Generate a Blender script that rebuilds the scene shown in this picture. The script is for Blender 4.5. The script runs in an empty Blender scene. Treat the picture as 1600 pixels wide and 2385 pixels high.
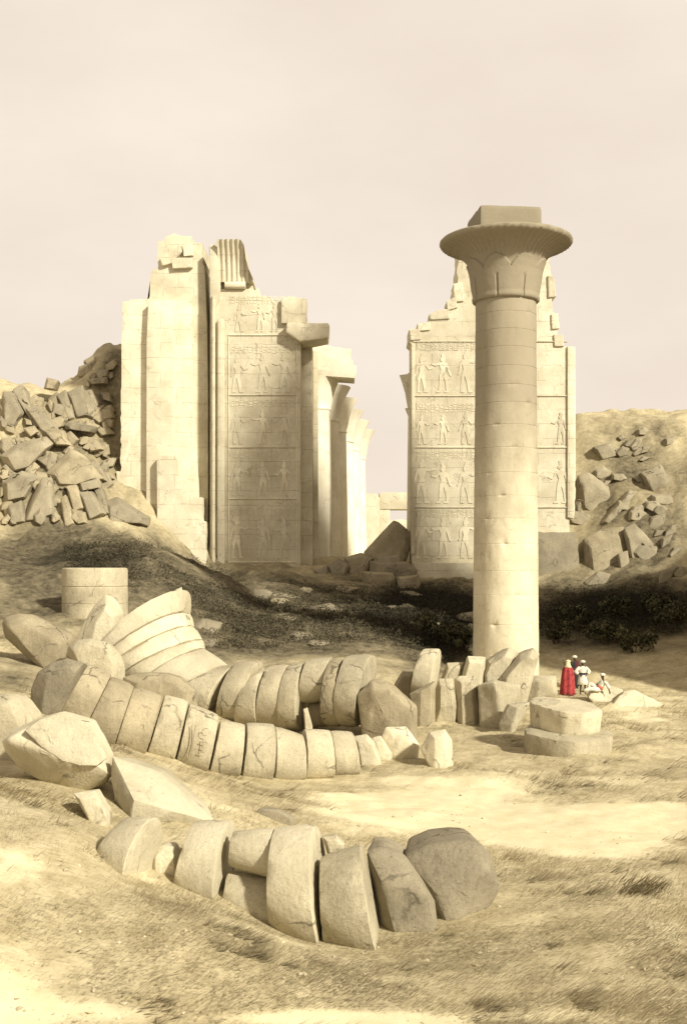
import bpy, bmesh, math, random
import numpy as np
from mathutils import Vector, Matrix, noise as mnoise
random.seed(7); rng = np.random.default_rng(7)
scene = bpy.context.scene
COL = scene.collection
R = math.radians

# ------------------------------------------------------------------ camera
F, H, HY = 2650.0, 6.7, 1320.0          # focal length in photo pixels, eye height, horizon row (1600 x 2385 photo)
cam_d = bpy.data.cameras.new('camera'); cam = bpy.data.objects.new('camera', cam_d); COL.objects.link(cam)
cam_d.sensor_fit = 'HORIZONTAL'; cam_d.sensor_width = 36.0; cam_d.lens = 36.0*F/1600
cam_d.shift_y = (HY-1192.5)/1600; cam_d.clip_end = 6000; cam_d.clip_start = 0.1
cam.location = (0, 0, H); cam.rotation_euler = (R(90), 0, 0)
scene.camera = cam

# ------------------------------------------------------------------ light
SUN = Vector((0.60, -0.62, 0.54)).normalized()        # towards the sun
sd = bpy.data.lights.new('sun', 'SUN'); sd.energy = 4.6; sd.angle = R(4.0); sd.color = (1.0, 0.945, 0.82)
so = bpy.data.objects.new('sun', sd); COL.objects.link(so); so.location = (60, -40, 60)
so.rotation_euler = SUN.to_track_quat('Z', 'Y').to_euler()
w = bpy.data.worlds.new('World'); scene.world = w; w.use_nodes = True
nt = w.node_tree; nt.nodes.clear()
def N(nt, t, **kw):
    n = nt.nodes.new(t)
    for k, v in kw.items():
        if k in n.inputs.keys() if hasattr(n.inputs, 'keys') else False: n.inputs[k].default_value = v
        else: setattr(n, k, v)
    return n
sky = nt.nodes.new('ShaderNodeTexSky'); sky.sky_type = 'NISHITA'; sky.sun_disc = False
sky.sun_elevation = math.asin(SUN.z); sky.sun_rotation = math.atan2(SUN.x, SUN.y)
sky.dust_density = 6; sky.air_density = 1.0
sc_ = nt.nodes.new('ShaderNodeVectorMath'); sc_.operation = 'SCALE'; sc_.inputs['Scale'].default_value = 0.10
nt.links.new(sky.outputs[0], sc_.inputs[0])
tc = nt.nodes.new('ShaderNodeTexCoord')
mp = nt.nodes.new('ShaderNodeMapping'); mp.inputs['Scale'].default_value = (1.5, 1.5, 3.6)
nt.links.new(tc.outputs['Generated'], mp.inputs[0])
nz = nt.nodes.new('ShaderNodeTexNoise'); nz.inputs['Scale'].default_value = 2.1; nz.inputs['Detail'].default_value = 6; nz.inputs['Roughness'].default_value = 0.55
nt.links.new(mp.outputs[0], nz.inputs['Vector'])
rp = nt.nodes.new('ShaderNodeValToRGB')
rp.color_ramp.elements[0].position = 0.30; rp.color_ramp.elements[0].color = (0.665, 0.570, 0.478, 1)
rp.color_ramp.elements[1].position = 0.68; rp.color_ramp.elements[1].color = (0.745, 0.65, 0.55, 1)
nt.links.new(nz.outputs[0], rp.inputs[0])
mx = nt.nodes.new('ShaderNodeMix'); mx.data_type = 'RGBA'; mx.inputs['Factor'].default_value = 0.93
nt.links.new(sc_.outputs[0], mx.inputs[6]); nt.links.new(rp.outputs[0], mx.inputs[7])
sz_n = nt.nodes.new('ShaderNodeSeparateXYZ'); nt.links.new(tc.outputs['Generated'], sz_n.inputs[0])
zr = nt.nodes.new('ShaderNodeMapRange'); zr.inputs['From Min'].default_value = 0.44; zr.inputs['From Max'].default_value = 0.85; zr.inputs['To Min'].default_value = 1.0; zr.inputs['To Max'].default_value = 0.5
nt.links.new(sz_n.outputs[2], zr.inputs['Value'])
zs = nt.nodes.new('ShaderNodeVectorMath'); zs.operation = 'SCALE'; nt.links.new(mx.outputs[2], zs.inputs[0]); nt.links.new(zr.outputs[0], zs.inputs['Scale'])
bg = nt.nodes.new('ShaderNodeBackground'); bg.inputs['Strength'].default_value = 1.0
nt.links.new(zs.outputs[0], bg.inputs[0])
wo = nt.nodes.new('ShaderNodeOutputWorld'); nt.links.new(bg.outputs[0], wo.inputs[0])
scene.view_settings.view_transform = 'Standard'; scene.view_settings.look = 'None'
scene.view_settings.exposure = 0.45; scene.view_settings.gamma = 1.0

# ------------------------------------------------------------------ helpers
def W(px, py, D): return Vector(((px-800)*D/F, D, H-(py-HY)*D/F))
def tag(o, label=None, cat=None, group=None, kind=None):
    if label: o['label'] = label
    if cat: o['category'] = cat
    if group: o['group'] = group
    if kind: o['kind'] = kind
    return o
def link_mesh(name, me, mat=None, parent=None, loc=None):
    o = bpy.data.objects.new(name, me); COL.objects.link(o)
    if mat: me.materials.append(mat)
    if loc is not None: o.location = loc
    if parent: o.parent = parent
    return o
def empty(name, loc):
    o = bpy.data.objects.new(name, None); COL.objects.link(o); o.location = loc; o.empty_display_size = 0.3
    return o
def bm_obj(name, bm, mat, parent=None, origin=None, smooth=30):
    """origin: world point taken as the object's origin (bm is in world coordinates)."""
    if origin is None: origin = Vector((0, 0, 0))
    if parent is not None: base = parent.location
    else: base = origin
    for v in bm.verts: v.co -= base
    bmesh.ops.recalc_face_normals(bm, faces=bm.faces)
    if smooth:
        c = math.cos(R(smooth))
        for f in bm.faces: f.smooth = True
        for e in bm.edges:
            if len(e.link_faces) == 2 and e.link_faces[0].normal.dot(e.link_faces[1].normal) < c: e.smooth = False
    me = bpy.data.meshes.new(name); bm.to_mesh(me); bm.free()
    return link_mesh(name, me, mat, parent, None if parent is not None else base)
def fbm(p, s, o=4):
    return mnoise.fractal(p*s, 1.0, 2.0, o)

# numpy value noise
_perm = rng.random((256, 256))
def vnoise(x, y):
    xi = np.floor(x).astype(int); yi = np.floor(y).astype(int); fx = x-xi; fy = y-yi
    fx = fx*fx*(3-2*fx); fy = fy*fy*(3-2*fy)
    a = _perm[xi & 255, yi & 255]; b = _perm[(xi+1) & 255, yi & 255]; c = _perm[xi & 255, (yi+1) & 255]; d = _perm[(xi+1) & 255, (yi+1) & 255]
    return (a*(1-fx)+b*fx)*(1-fy)+(c*(1-fx)+d*fx)*fy - 0.5
def vf(x, y, o=4):
    s = 0; a = 1
    for i in range(o):
        s = s+a*vnoise(x*2**i+17*i, y*2**i+31*i); a *= 0.5
    return s
def sstep(a, b, x):
    t = np.clip((x-a)/(b-a), 0, 1); return t*t*(3-2*t)

# ------------------------------------------------------------------ materials
def stone_mat(name, base, dark, bump=0.55, brick=None, streak=0.25, upper_shade=None, speck=0.5, crack=0.75):
    m = bpy.data.materials.new(name); m.use_nodes = True; t = m.node_tree; L = t.links.new
    b = t.nodes['Principled BSDF']; b.inputs['Roughness'].default_value = 0.95
    if 'Specular IOR Level' in b.inputs: b.inputs['Specular IOR Level'].default_value = 0.12
    tcn = t.nodes.new('ShaderNodeTexCoord'); oi = t.nodes.new('ShaderNodeObjectInfo')
    add = t.nodes.new('ShaderNodeVectorMath'); add.operation = 'ADD'
    off = t.nodes.new('ShaderNodeVectorMath'); off.operation = 'SCALE'; off.inputs['Scale'].default_value = 30
    cmb = t.nodes.new('ShaderNodeCombineXYZ')
    for i in range(3): L(oi.outputs['Random'], cmb.inputs[i])
    L(cmb.outputs[0], off.inputs[0]); L(tcn.outputs['Object'], add.inputs[0]); L(off.outputs[0], add.inputs[1])
    P = add.outputs[0]
    def noise(scale, detail=5, rough=0.6, vec=P):
        n = t.nodes.new('ShaderNodeTexNoise'); n.inputs['Scale'].default_value = scale; n.inputs['Detail'].default_value = detail; n.inputs['Roughness'].default_value = rough
        L(vec, n.inputs['Vector']); return n.outputs[0]
    def ramp(v, a, c, ca=(0, 0, 0, 1), cb=(1, 1, 1, 1)):
        r = t.nodes.new('ShaderNodeValToRGB'); r.color_ramp.elements[0].position = a; r.color_ramp.elements[1].position = c
        r.color_ramp.elements[0].color = ca; r.color_ramp.elements[1].color = cb; L(v, r.inputs[0]); return r.outputs[0]
    def mixc(f, a, c, mode='MIX'):
        x = t.nodes.new('ShaderNodeMix'); x.data_type = 'RGBA'; x.blend_type = mode
        if isinstance(f, float): x.inputs['Factor'].default_value = f
        else: L(f, x.inputs['Factor'])
        for s, q in ((6, a), (7, c)):
            if isinstance(q, tuple): x.inputs[s].default_value = q
            else: L(q, x.inputs[s])
        return x.outputs[2]
    big = ramp(noise(0.55, 6, 0.62), 0.36, 0.66)
    col = mixc(big, (*base, 1), (*[base[i]*0.35+dark[i]*0.65 for i in range(3)], 1))
    # weather streaks running down
    mpn = t.nodes.new('ShaderNodeMapping'); mpn.inputs['Scale'].default_value = (5, 5, 0.55); L(P, mpn.inputs[0])
    st = ramp(noise(1.6, 5, 0.7, mpn.outputs[0]), 0.48, 0.72)
    stf = t.nodes.new('ShaderNodeMath'); stf.operation = 'MULTIPLY'; stf.inputs[1].default_value = streak; L(st, stf.inputs[0])
    col = mixc(stf.outputs[0], col, (*dark, 1))
    fine = ramp(noise(26, 4, 0.75), 0.50, 0.74)
    ff = t.nodes.new('ShaderNodeMath'); ff.operation = 'MULTIPLY'; ff.inputs[1].default_value = speck; L(fine, ff.inputs[0])
    col = mixc(ff.outputs[0], col, (*[d*0.6 for d in dark], 1))
    mph = t.nodes.new('ShaderNodeMapping'); mph.inputs['Scale'].default_value = (14, 14, 1.6); mph.inputs['Rotation'].default_value = (0.15, 0.2, 0.3); L(P, mph.inputs[0])
    ht = ramp(noise(1.0, 3, 0.7, mph.outputs[0]), 0.46, 0.66)
    hm = t.nodes.new('ShaderNodeMath'); hm.operation = 'MULTIPLY'; L(ht, hm.inputs[0]); L(ramp(noise(0.8, 4), 0.40, 0.62), hm.inputs[1])
    hm2 = t.nodes.new('ShaderNodeMath'); hm2.operation = 'MULTIPLY'; hm2.inputs[1].default_value = 0.15+0.6*speck; L(hm.outputs[0], hm2.inputs[0])
    col = mixc(hm2.outputs[0], col, (*[d*0.85 for d in dark], 1))
    pit = ramp(noise(6.5, 6, 0.8), 0.585, 0.66)
    pt = t.nodes.new('ShaderNodeMath'); pt.operation = 'MULTIPLY'; pt.inputs[1].default_value = 0.1+0.9*speck; L(pit, pt.inputs[0])
    col = mixc(pt.outputs[0], col, (*[d*0.55 for d in dark], 1))
    vd = t.nodes.new('ShaderNodeTexNoise'); vd.inputs['Scale'].default_value = 1.3; vd.inputs['Detail'].default_value = 5; L(P, vd.inputs['Vector'])
    vv = t.nodes.new('ShaderNodeVectorMath'); vv.operation = 'MULTIPLY_ADD'; vv.inputs[1].default_value = (1.1, 1.1, 1.1); L(vd.outputs['Color'], vv.inputs[0]); L(P, vv.inputs[2])
    vo = t.nodes.new('ShaderNodeTexVoronoi'); vo.feature = 'DISTANCE_TO_EDGE'; vo.inputs['Scale'].default_value = 0.55; L(vv.outputs[0], vo.inputs['Vector'])
    crk = ramp(vo.outputs['Distance'], 0.004, 0.022, (1, 1, 1, 1), (0, 0, 0, 1))
    cm = t.nodes.new('ShaderNodeMath'); cm.operation = 'MULTIPLY'; L(crk, cm.inputs[0]); L(ramp(noise(0.7, 3), 0.50, 0.58), cm.inputs[1])
    cm2 = t.nodes.new('ShaderNodeMath'); cm2.operation = 'MULTIPLY'; cm2.inputs[1].default_value = crack; L(cm.outputs[0], cm2.inputs[0])
    col = mixc(cm2.outputs[0], col, (*[d*0.35 for d in dark], 1))
    if upper_shade:      # shade on the upper part of the column, painted into its stone colour
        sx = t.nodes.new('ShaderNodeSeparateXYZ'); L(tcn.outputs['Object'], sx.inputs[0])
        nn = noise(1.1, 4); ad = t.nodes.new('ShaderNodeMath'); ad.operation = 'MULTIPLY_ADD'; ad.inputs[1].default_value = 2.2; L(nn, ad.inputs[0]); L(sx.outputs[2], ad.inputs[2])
        mr = t.nodes.new('ShaderNodeMapRange'); mr.inputs['From Min'].default_value = upper_shade[0]; mr.inputs['From Max'].default_value = upper_shade[1]; L(ad.outputs[0], mr.inputs['Value'])
        mr.inputs['To Max'].default_value = upper_shade[2]
        col = mixc(mr.outputs[0], col, (*upper_shade[3], 1))
    h = noise(7, 8, 0.7)
    if brick:
        sp = t.nodes.new('ShaderNodeSeparateXYZ'); L(tcn.outputs['Object'], sp.inputs[0])
        cb2 = t.nodes.new('ShaderNodeCombineXYZ'); L(sp.outputs[0], cb2.inputs[0]); L(sp.outputs[2], cb2.inputs[1])
        # wobble the joints a little
        nw = t.nodes.new('ShaderNodeTexNoise'); nw.inputs['Scale'].default_value = 0.8; L(P, nw.inputs['Vector'])
        wv = t.nodes.new('ShaderNodeVectorMath'); wv.operation = 'MULTIPLY_ADD'; wv.inputs[1].default_value = (0.22, 0.22, 0); L(nw.outputs['Color'], wv.inputs[0]); L(cb2.outputs[0], wv.inputs[2])
        br = t.nodes.new('ShaderNodeTexBrick'); br.inputs['Scale'].default_value = 1.0; br.inputs['Brick Width'].default_value = brick[0]; br.inputs['Row Height'].default_value = brick[1]
        br.inputs['Mortar Size'].default_value = 0.022; br.inputs['Mortar Smooth'].default_value = 0.4
        L(wv.outputs[0], br.inputs['Vector'])
        brk = ramp(noise(0.9, 3), 0.40, 0.60)
        f2 = t.nodes.new('ShaderNodeMath'); f2.operation = 'MULTIPLY'; L(br.outputs['Fac'], f2.inputs[0]); L(brk, f2.inputs[1])
        f3 = t.nodes.new('ShaderNodeMath'); f3.operation = 'MULTIPLY'; f3.inputs[1].default_value = 0.8; L(f2.outputs[0], f3.inputs[0])
        col = mixc(f3.outputs[0], col, (*[d*0.5 for d in dark], 1))
        sb = t.nodes.new('ShaderNodeMath'); sb.operation = 'SUBTRACT'; L(h, sb.inputs[0]); L(f2.outputs[0], sb.inputs[1]); h = sb.outputs[0]
    # tone differs a little from stone to stone
    hv = t.nodes.new('ShaderNodeHueSaturation'); vr = t.nodes.new('ShaderNodeMapRange'); vr.inputs['To Min'].default_value = 0.86; vr.inputs['To Max'].default_value = 1.12
    L(oi.outputs['Random'], vr.inputs['Value']); L(vr.outputs[0], hv.inputs['Value']); L(col, hv.inputs['Color'])
    L(hv.outputs[0], b.inputs['Base Color'])
    bp = t.nodes.new('ShaderNodeBump'); bp.inputs['Strength'].default_value = bump; bp.inputs['Distance'].default_value = 0.08
    L(h, bp.inputs['Height']); L(bp.outputs[0], b.inputs['Normal'])
    return m
def flat_mat(name, c, c2=None, scale=8, rough=0.9):
    m = bpy.data.materials.new(name); m.use_nodes = True; t = m.node_tree; b = t.nodes['Principled BSDF']; b.inputs['Roughness'].default_value = rough
    c2 = c2 or tuple(x*0.75 for x in c)
    tcn = t.nodes.new('ShaderNodeTexCoord'); n = t.nodes.new('ShaderNodeTexNoise'); n.inputs['Scale'].default_value = scale; n.inputs['Detail'].default_value = 4
    t.links.new(tcn.outputs['Object'], n.inputs['Vector'])
    r = t.nodes.new('ShaderNodeValToRGB'); r.color_ramp.elements[0].position = 0.35; r.color_ramp.elements[1].position = 0.65
    r.color_ramp.elements[0].color = (*c2, 1); r.color_ramp.elements[1].color = (*c, 1)
    t.links.new(n.outputs[0], r.inputs[0]); t.links.new(r.outputs[0], b.inputs['Base Color'])
    return m
M = {}
M['stone'] = stone_mat('sandstone', (0.56, 0.50, 0.345), (0.25, 0.215, 0.14))
M['pale'] = stone_mat('pale_sandstone', (0.64, 0.58, 0.41), (0.34, 0.295, 0.19), streak=0.15, speck=0.32)
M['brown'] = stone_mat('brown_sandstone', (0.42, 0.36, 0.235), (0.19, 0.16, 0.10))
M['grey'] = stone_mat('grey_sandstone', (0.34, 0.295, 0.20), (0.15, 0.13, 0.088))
M['rubble'] = stone_mat('rubble_sandstone', (0.36, 0.315, 0.215), (0.17, 0.145, 0.098))
M['wall'] = stone_mat('wall_sandstone', (0.70, 0.645, 0.475), (0.44, 0.385, 0.26), brick=(2.6, 1.25), bump=0.3, speck=0.22, crack=0.4)
M['inner'] = stone_mat('inner_stone_lightened', (0.80, 0.75, 0.59), (0.60, 0.545, 0.40), bump=0.2, streak=0.15, speck=0.12, crack=0.3)  # same row of columns lightened in colour, in place of sunlight on them
M['far'] = stone_mat('distant_sandstone', (0.62, 0.57, 0.43), (0.45, 0.40, 0.28), bump=0.1, streak=0.1, speck=0.1)
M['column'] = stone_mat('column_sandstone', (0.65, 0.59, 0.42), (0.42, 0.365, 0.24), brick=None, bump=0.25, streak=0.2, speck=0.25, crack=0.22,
                        upper_shade=(9.0, 18.0, 0.88, (0.245, 0.21, 0.145)))  # upper column darkened in colour to paint its shade

# ------------------------------------------------------------------ terrain
CP = [  # photo column, photo row, distance: where the ground is seen
 (0,2385,15.4),(400,2385,16),(800,2385,16.5),(1200,2385,16.6),(1600,2385,16.6),
 (0,2150,17.8),(400,2180,18.2),(700,2230,18.6),(860,2250,19),(1200,2250,19.2),(1600,2250,19.2),
 (0,1950,20.3),(190,1940,21.2),(330,2035,21),(540,2105,21),(720,2190,20.6),(880,2215,20.8),(1040,2165,21.6),(1170,2080,23),(1600,2100,22.5),
 (0,1850,22.8),(240,1925,23.2),(500,1915,25.2),(800,1960,27),(1200,1980,27),(1600,1980,27),
 (0,1790,27),(90,1690,33),(270,1750,31),(410,1775,33),(560,1805,35),(700,1812,36.2),(830,1795,37.4),(1000,1792,37.8),(1300,1770,39.5),(1600,1770,39.5),
 (0,1610,41),(100,1570,47),(300,1640,46),(560,1690,46.5),(700,1700,46.8),(880,1690,48),(1000,1680,49),(1150,1688,48.5),(1260,1690,47),(1600,1690,48),
 (1340,1618,58.5),(1600,1610,60),(1180,1590,64),(1050,1570,62),
 (0,1430,62),(120,1480,58),(300,1480,60),(450,1540,57),(640,1520,62),(900,1540,60),
 (0,1340,72),(200,1305,76),(400,1290,82),(600,1420,78),(620,1345,92),(480,1345,94),(700,1330,96),(900,1430,75),(900,1345,96),(1100,1385,92),(1080,1460,75),
 (0,1235,90),(200,1232,90),(340,1245,92),(0,1090,95),(0,912,100),(130,938,100),(200,898,102),(270,800,105),(220,1090,96),(260,1100,97),(330,900,112),(-400,850,100),(-1500,900,100),(-800,1250,80),
 (1600,1560,64),(1350,1545,68),(1420,1470,74),(1600,1470,74),(1350,1385,91),(1600,1385,88),(1480,1330,93),(1345,1250,100),(1420,1120,104),(1340,970,114),(1460,968,115),(1600,962,112),(1600,1200,98),(1900,950,112),
 (0,985,112),(130,1000,112),(200,960,114),(262,880,118),(-400,930,112), (860,1300,103),(960,1300,103),(800,1305,112),(1020,1300,112),(860,1305,120),(960,1305,120),(900,1304,140),(800,1305,135),(1000,1305,135),(900,1300,108),(900,1300,180),(900,1318,400),(400,1300,180),(1300,1300,180),(800,1319,1600),(-1500,1319,1600),(3100,1319,1600),(-1500,1310,300),(3100,1310,300),
 (-1500,2000,18),(3100,2000,24),(3100,1600,60),(-1500,1600,45),(-400,1900,18),(-300,1500,50),(2400,1560,64),(2200,1900,28),
]
CPn = [(-1500,4,1.2),(800,4,0.9),(3100,4,0.9),(800,9,0.6),(-1500,9,1.5),(3100,9,0.6),(0,10,1.2),(1600,10,0.5)]
cpx = []; cv = []
for a, b, d in CP: cpx.append((a/330, 5.5*math.log(d))); cv.append(H-(b-HY)*d/F)
for a, d, z in CPn: cpx.append((a/330, 5.5*math.log(d))); cv.append(z)
cpx = np.array(cpx); cv = np.array(cv)
def kern(r2): return -np.sqrt(r2+0.05)
A = kern(((cpx[:, None]-cpx[None])**2).sum(-1)); n = len(cv)
Af = np.zeros((n+1, n+1)); Af[:n, :n] = A; Af[n, :n] = 1; Af[:n, n] = 1
sol = np.linalg.solve(Af, np.append(cv, 0))
NU, NV = 300, 380
U = np.concatenate([np.linspace(-1500, -120, 24, endpoint=False), np.linspace(-120, 1720, NU-60), np.linspace(1735, 2060, 60, endpoint=False), np.linspace(2060, 3100, 26)]); NU = len(U)
V = np.concatenate([np.linspace(math.log(4), math.log(13), 16, endpoint=False), np.linspace(math.log(13), math.log(125), NV-46, endpoint=False), np.linspace(math.log(125), math.log(1600), 30)]); NV = len(V)
UU, VV = np.meshgrid(U, V)             # rows = distance
pts = np.stack([UU.ravel()/330, 5.5*VV.ravel()], 1)
Z = np.empty(len(pts))
for i in range(0, len(pts), 4000):
    q = pts[i:i+4000]; Z[i:i+4000] = kern(((q[:, None]-cpx[None])**2).sum(-1)) @ sol[:n] + sol[n]
Z = Z.reshape(UU.shape); DD = np.exp(VV); XX = (UU-800)*DD/F
# hummocks and rubble relief
amp = 0.10+0.22*sstep(14, 40, DD)+0.5*sstep(84, 100, DD)*(1-sstep(130, 200, DD))
gapmask = 1-0.85*((UU > 730) & (UU < 1000) & (DD > 92))
Z = Z + 0.55*sstep(60, 70, DD)*(1-sstep(90, 97, DD))*(0.30-np.abs(vf(XX/5.5+2, DD/2.8+4, 4)))*2*(UU < 1200)
Z = Z + gapmask*amp*(vf(XX/4.2, DD/3.6, 3)*1.4 + 0.55*vf(XX/1.1+9, DD/1.0+5, 3))
# unseen hill added beyond the right edge, shaped to shade the hollow and gateway feet
shade_ridge_h = np.interp(DD, [57, 59, 62, 66, 70, 75, 80, 85, 90, 96, 104, 112], [0, 26, 46, 53, 46, 24, 12, 10, 10, 10, 9, 0])
shade_ridge_h = shade_ridge_h*(1+0.16*vf(XX/3+3, DD/2.5, 4))
Z = np.maximum(Z, Z*0.5+shade_ridge_h*sstep(1685, 1850, UU)*(1-sstep(1890, 2030, UU)))
PY = HY+(H-Z)*F/DD
def zgrid(px, D):
    px = np.asarray(px, float); v = np.log(np.asarray(D, float))
    iu = np.clip(np.searchsorted(U, px)-1, 0, NU-2); iv = np.clip(np.searchsorted(V, v)-1, 0, NV-2)
    fu = np.clip((px-U[iu])/(U[iu+1]-U[iu]), 0, 1); fv = np.clip((v-V[iv])/(V[iv+1]-V[iv]), 0, 1)
    return (Z[iv, iu]*(1-fu)+Z[iv, iu+1]*fu)*(1-fv)+(Z[iv+1, iu]*(1-fu)+Z[iv+1, iu+1]*fu)*fv
def gz(x, y): return float(zgrid(800+x*F/max(y, 1), max(y, 4)))
_Ds = np.exp(np.linspace(math.log(12), math.log(170), 1500))
def hit(px, py):
    z = zgrid(np.full(_Ds.shape, px), _Ds); zr = H-(py-HY)*_Ds/F
    k = np.argmax(zr <= z)
    return float(_Ds[k]) if (zr <= z).any() else 100.0
# ground cover masks (grass, scrub, bare sand, and shade painted into the ground)
def blob(cx, cy, rx, ry, px, py): return np.exp(-(((px-cx)/rx)**2+((py-cy)/ry)**2))
def bare_mask(px, py, x, y):
    s = 1.25*blob(1000, 1895, 260, 52, px, py)+1.25*blob(1300, 1945, 300, 60, px, py)+0.9*blob(1100, 1830, 150, 34, px, py)+0.8*blob(1520, 1900, 160, 60, px, py)
    s = s+1.15*blob(-10, 2340, 130, 100, px, py)+0.95*blob(180, 2360, 170, 42, px, py)+1.1*blob(640, 2375, 260, 26, px, py)+0.9*blob(1010, 2385, 130, 30, px, py)+0.8*blob(1240, 2365, 120, 22, px, py)
    s = s+0.6*blob(560, 2260, 90, 24, px, py)+0.5*blob(60, 2000, 110, 40, px, py)+0.5*blob(1500, 1650, 110, 30, px, py)+0.6*blob(230, 2200, 70, 28, px, py)
    return np.clip(s+0.9*vf(x/1.9+40, y/1.5, 4)-0.12, 0, 1)
def scrub_shade_mask(px, py, x, y):  # scrub and brown rubble tone, plus painted shade of the mid-ground
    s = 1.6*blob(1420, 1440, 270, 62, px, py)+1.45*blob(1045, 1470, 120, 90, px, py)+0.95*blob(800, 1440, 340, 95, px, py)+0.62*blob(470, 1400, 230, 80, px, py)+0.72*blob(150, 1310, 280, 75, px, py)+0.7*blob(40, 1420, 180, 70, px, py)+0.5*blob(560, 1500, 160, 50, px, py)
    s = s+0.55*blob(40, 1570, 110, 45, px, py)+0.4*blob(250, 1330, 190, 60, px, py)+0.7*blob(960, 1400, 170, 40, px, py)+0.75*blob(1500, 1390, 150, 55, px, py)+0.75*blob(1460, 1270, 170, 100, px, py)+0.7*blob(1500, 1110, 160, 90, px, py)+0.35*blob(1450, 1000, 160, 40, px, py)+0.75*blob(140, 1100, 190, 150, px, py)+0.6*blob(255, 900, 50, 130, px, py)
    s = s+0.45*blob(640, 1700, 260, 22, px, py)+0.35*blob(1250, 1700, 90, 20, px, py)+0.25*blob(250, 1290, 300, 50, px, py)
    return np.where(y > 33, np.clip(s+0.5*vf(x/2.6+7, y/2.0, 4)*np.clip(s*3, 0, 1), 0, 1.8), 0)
bare = bare_mask(UU, PY, XX, DD)*(DD < 62); dark = scrub_shade_mask(UU, PY, XX, DD)
me = bpy.data.meshes.new('ground')
co = np.stack([XX, DD, Z], -1).reshape(-1, 3)
idx = np.arange(NU*NV).reshape(NV, NU)
fc = np.stack([idx[:-1, :-1], idx[:-1, 1:], idx[1:, 1:], idx[1:, :-1]], -1).reshape(-1, 4)
me.vertices.add(len(co)); me.vertices.foreach_set('co', co.ravel())
me.loops.add(fc.size); me.loops.foreach_set('vertex_index', fc.ravel())
me.polygons.add(len(fc)); me.polygons.foreach_set('loop_start', np.arange(0, fc.size, 4)); me.polygons.foreach_set('loop_total', np.full(len(fc), 4))
me.polygons.foreach_set('use_smooth', np.ones(len(fc), bool)); me.update(); me.validate()
for nm, arr in (('bare', bare), ('scrub', dark)):  # second attribute holds scrub cover and painted shade together
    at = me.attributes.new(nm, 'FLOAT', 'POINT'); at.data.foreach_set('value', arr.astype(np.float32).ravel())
gm = bpy.data.materials.new('dry_ground'); gm.use_nodes = True; t = gm.node_tree; L = t.links.new
pb = t.nodes['Principled BSDF']; pb.inputs['Roughness'].default_value = 1.0
if 'Specular IOR Level' in pb.inputs: pb.inputs['Specular IOR Level'].default_value = 0.05
tcn = t.nodes.new('ShaderNodeTexCoord')
def gnoise(scale, det=6, ro=0.65, msc=None):
    n_ = t.nodes.new('ShaderNodeTexNoise'); n_.inputs['Scale'].default_value = scale; n_.inputs['Detail'].default_value = det; n_.inputs['Roughness'].default_value = ro
    if msc:
        mm = t.nodes.new('ShaderNodeMapping'); mm.inputs['Scale'].default_value = msc; mm.inputs['Rotation'].default_value = (0, 0, R(25)); L(tcn.outputs['Object'], mm.inputs[0]); L(mm.outputs[0], n_.inputs['Vector'])
    else: L(tcn.outputs['Object'], n_.inputs['Vector'])
    return n_.outputs[0]
def gramp(v, a, c, ca, cb):
    r_ = t.nodes.new('ShaderNodeValToRGB'); r_.color_ramp.elements[0].position = a; r_.color_ramp.elements[1].position = c
    r_.color_ramp.elements[0].color = (*ca, 1); r_.color_ramp.elements[1].color = (*cb, 1); L(v, r_.inputs[0]); return r_.outputs[0]
def gmix(f, a, c):
    x = t.nodes.new('ShaderNodeMix'); x.data_type = 'RGBA'; L(f, x.inputs['Factor']); L(a, x.inputs[6]); L(c, x.inputs[7]); return x.outputs[2]
turf = gramp(gnoise(1.3, 7, 0.7), 0.36, 0.66, (0.40, 0.335, 0.195), (0.60, 0.52, 0.33))
hatch = gramp(gnoise(4.5, 4, 0.7, (1.0, 4.0, 2.0)), 0.50, 0.66, (0, 0, 0), (1, 1, 1))
hs = t.nodes.new('ShaderNodeMath'); hs.operation = 'MULTIPLY'; hs.inputs[1].default_value = 0.55; L(hatch, hs.inputs[0])
drk = t.nodes.new('ShaderNodeRGB'); drk.outputs[0].default_value = (0.21, 0.172, 0.102, 1)
turf = gmix(hs.outputs[0], turf, drk.outputs[0])
sand = gramp(gnoise(2.0, 6, 0.6), 0.3, 0.7, (0.62, 0.54, 0.33), (0.73, 0.65, 0.43))
a1 = t.nodes.new('ShaderNodeAttribute'); a1.attribute_name = 'bare'; a2 = t.nodes.new('ShaderNodeAttribute'); a2.attribute_name = 'scrub'
bf = t.nodes.new('ShaderNodeMath'); bf.operation = 'MULTIPLY_ADD'; bf.inputs[1].default_value = 0.7; L(gnoise(5, 5), bf.inputs[0]); L(a1.outputs['Fac'], bf.inputs[2])
bfr = gramp(bf.outputs[0], 0.55, 0.95, (0, 0, 0), (1, 1, 1))
g = gmix(bfr, turf, sand)
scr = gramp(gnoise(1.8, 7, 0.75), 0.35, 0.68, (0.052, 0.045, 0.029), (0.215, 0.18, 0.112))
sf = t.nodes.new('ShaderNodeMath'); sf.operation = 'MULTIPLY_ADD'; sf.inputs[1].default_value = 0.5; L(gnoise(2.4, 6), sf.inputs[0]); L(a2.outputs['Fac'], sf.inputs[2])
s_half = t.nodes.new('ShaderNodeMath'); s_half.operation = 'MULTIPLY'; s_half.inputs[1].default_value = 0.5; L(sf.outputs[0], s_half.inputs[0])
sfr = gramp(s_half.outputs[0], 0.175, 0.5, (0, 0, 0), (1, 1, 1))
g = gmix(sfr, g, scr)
blk = t.nodes.new('ShaderNodeRGB'); blk.outputs[0].default_value = (0.020, 0.018, 0.013, 1)  # near-black ground paints the deepest shade of the hollow
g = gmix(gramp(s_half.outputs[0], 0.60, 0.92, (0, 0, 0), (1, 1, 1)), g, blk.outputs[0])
L(g, pb.inputs['Base Color'])
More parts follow.
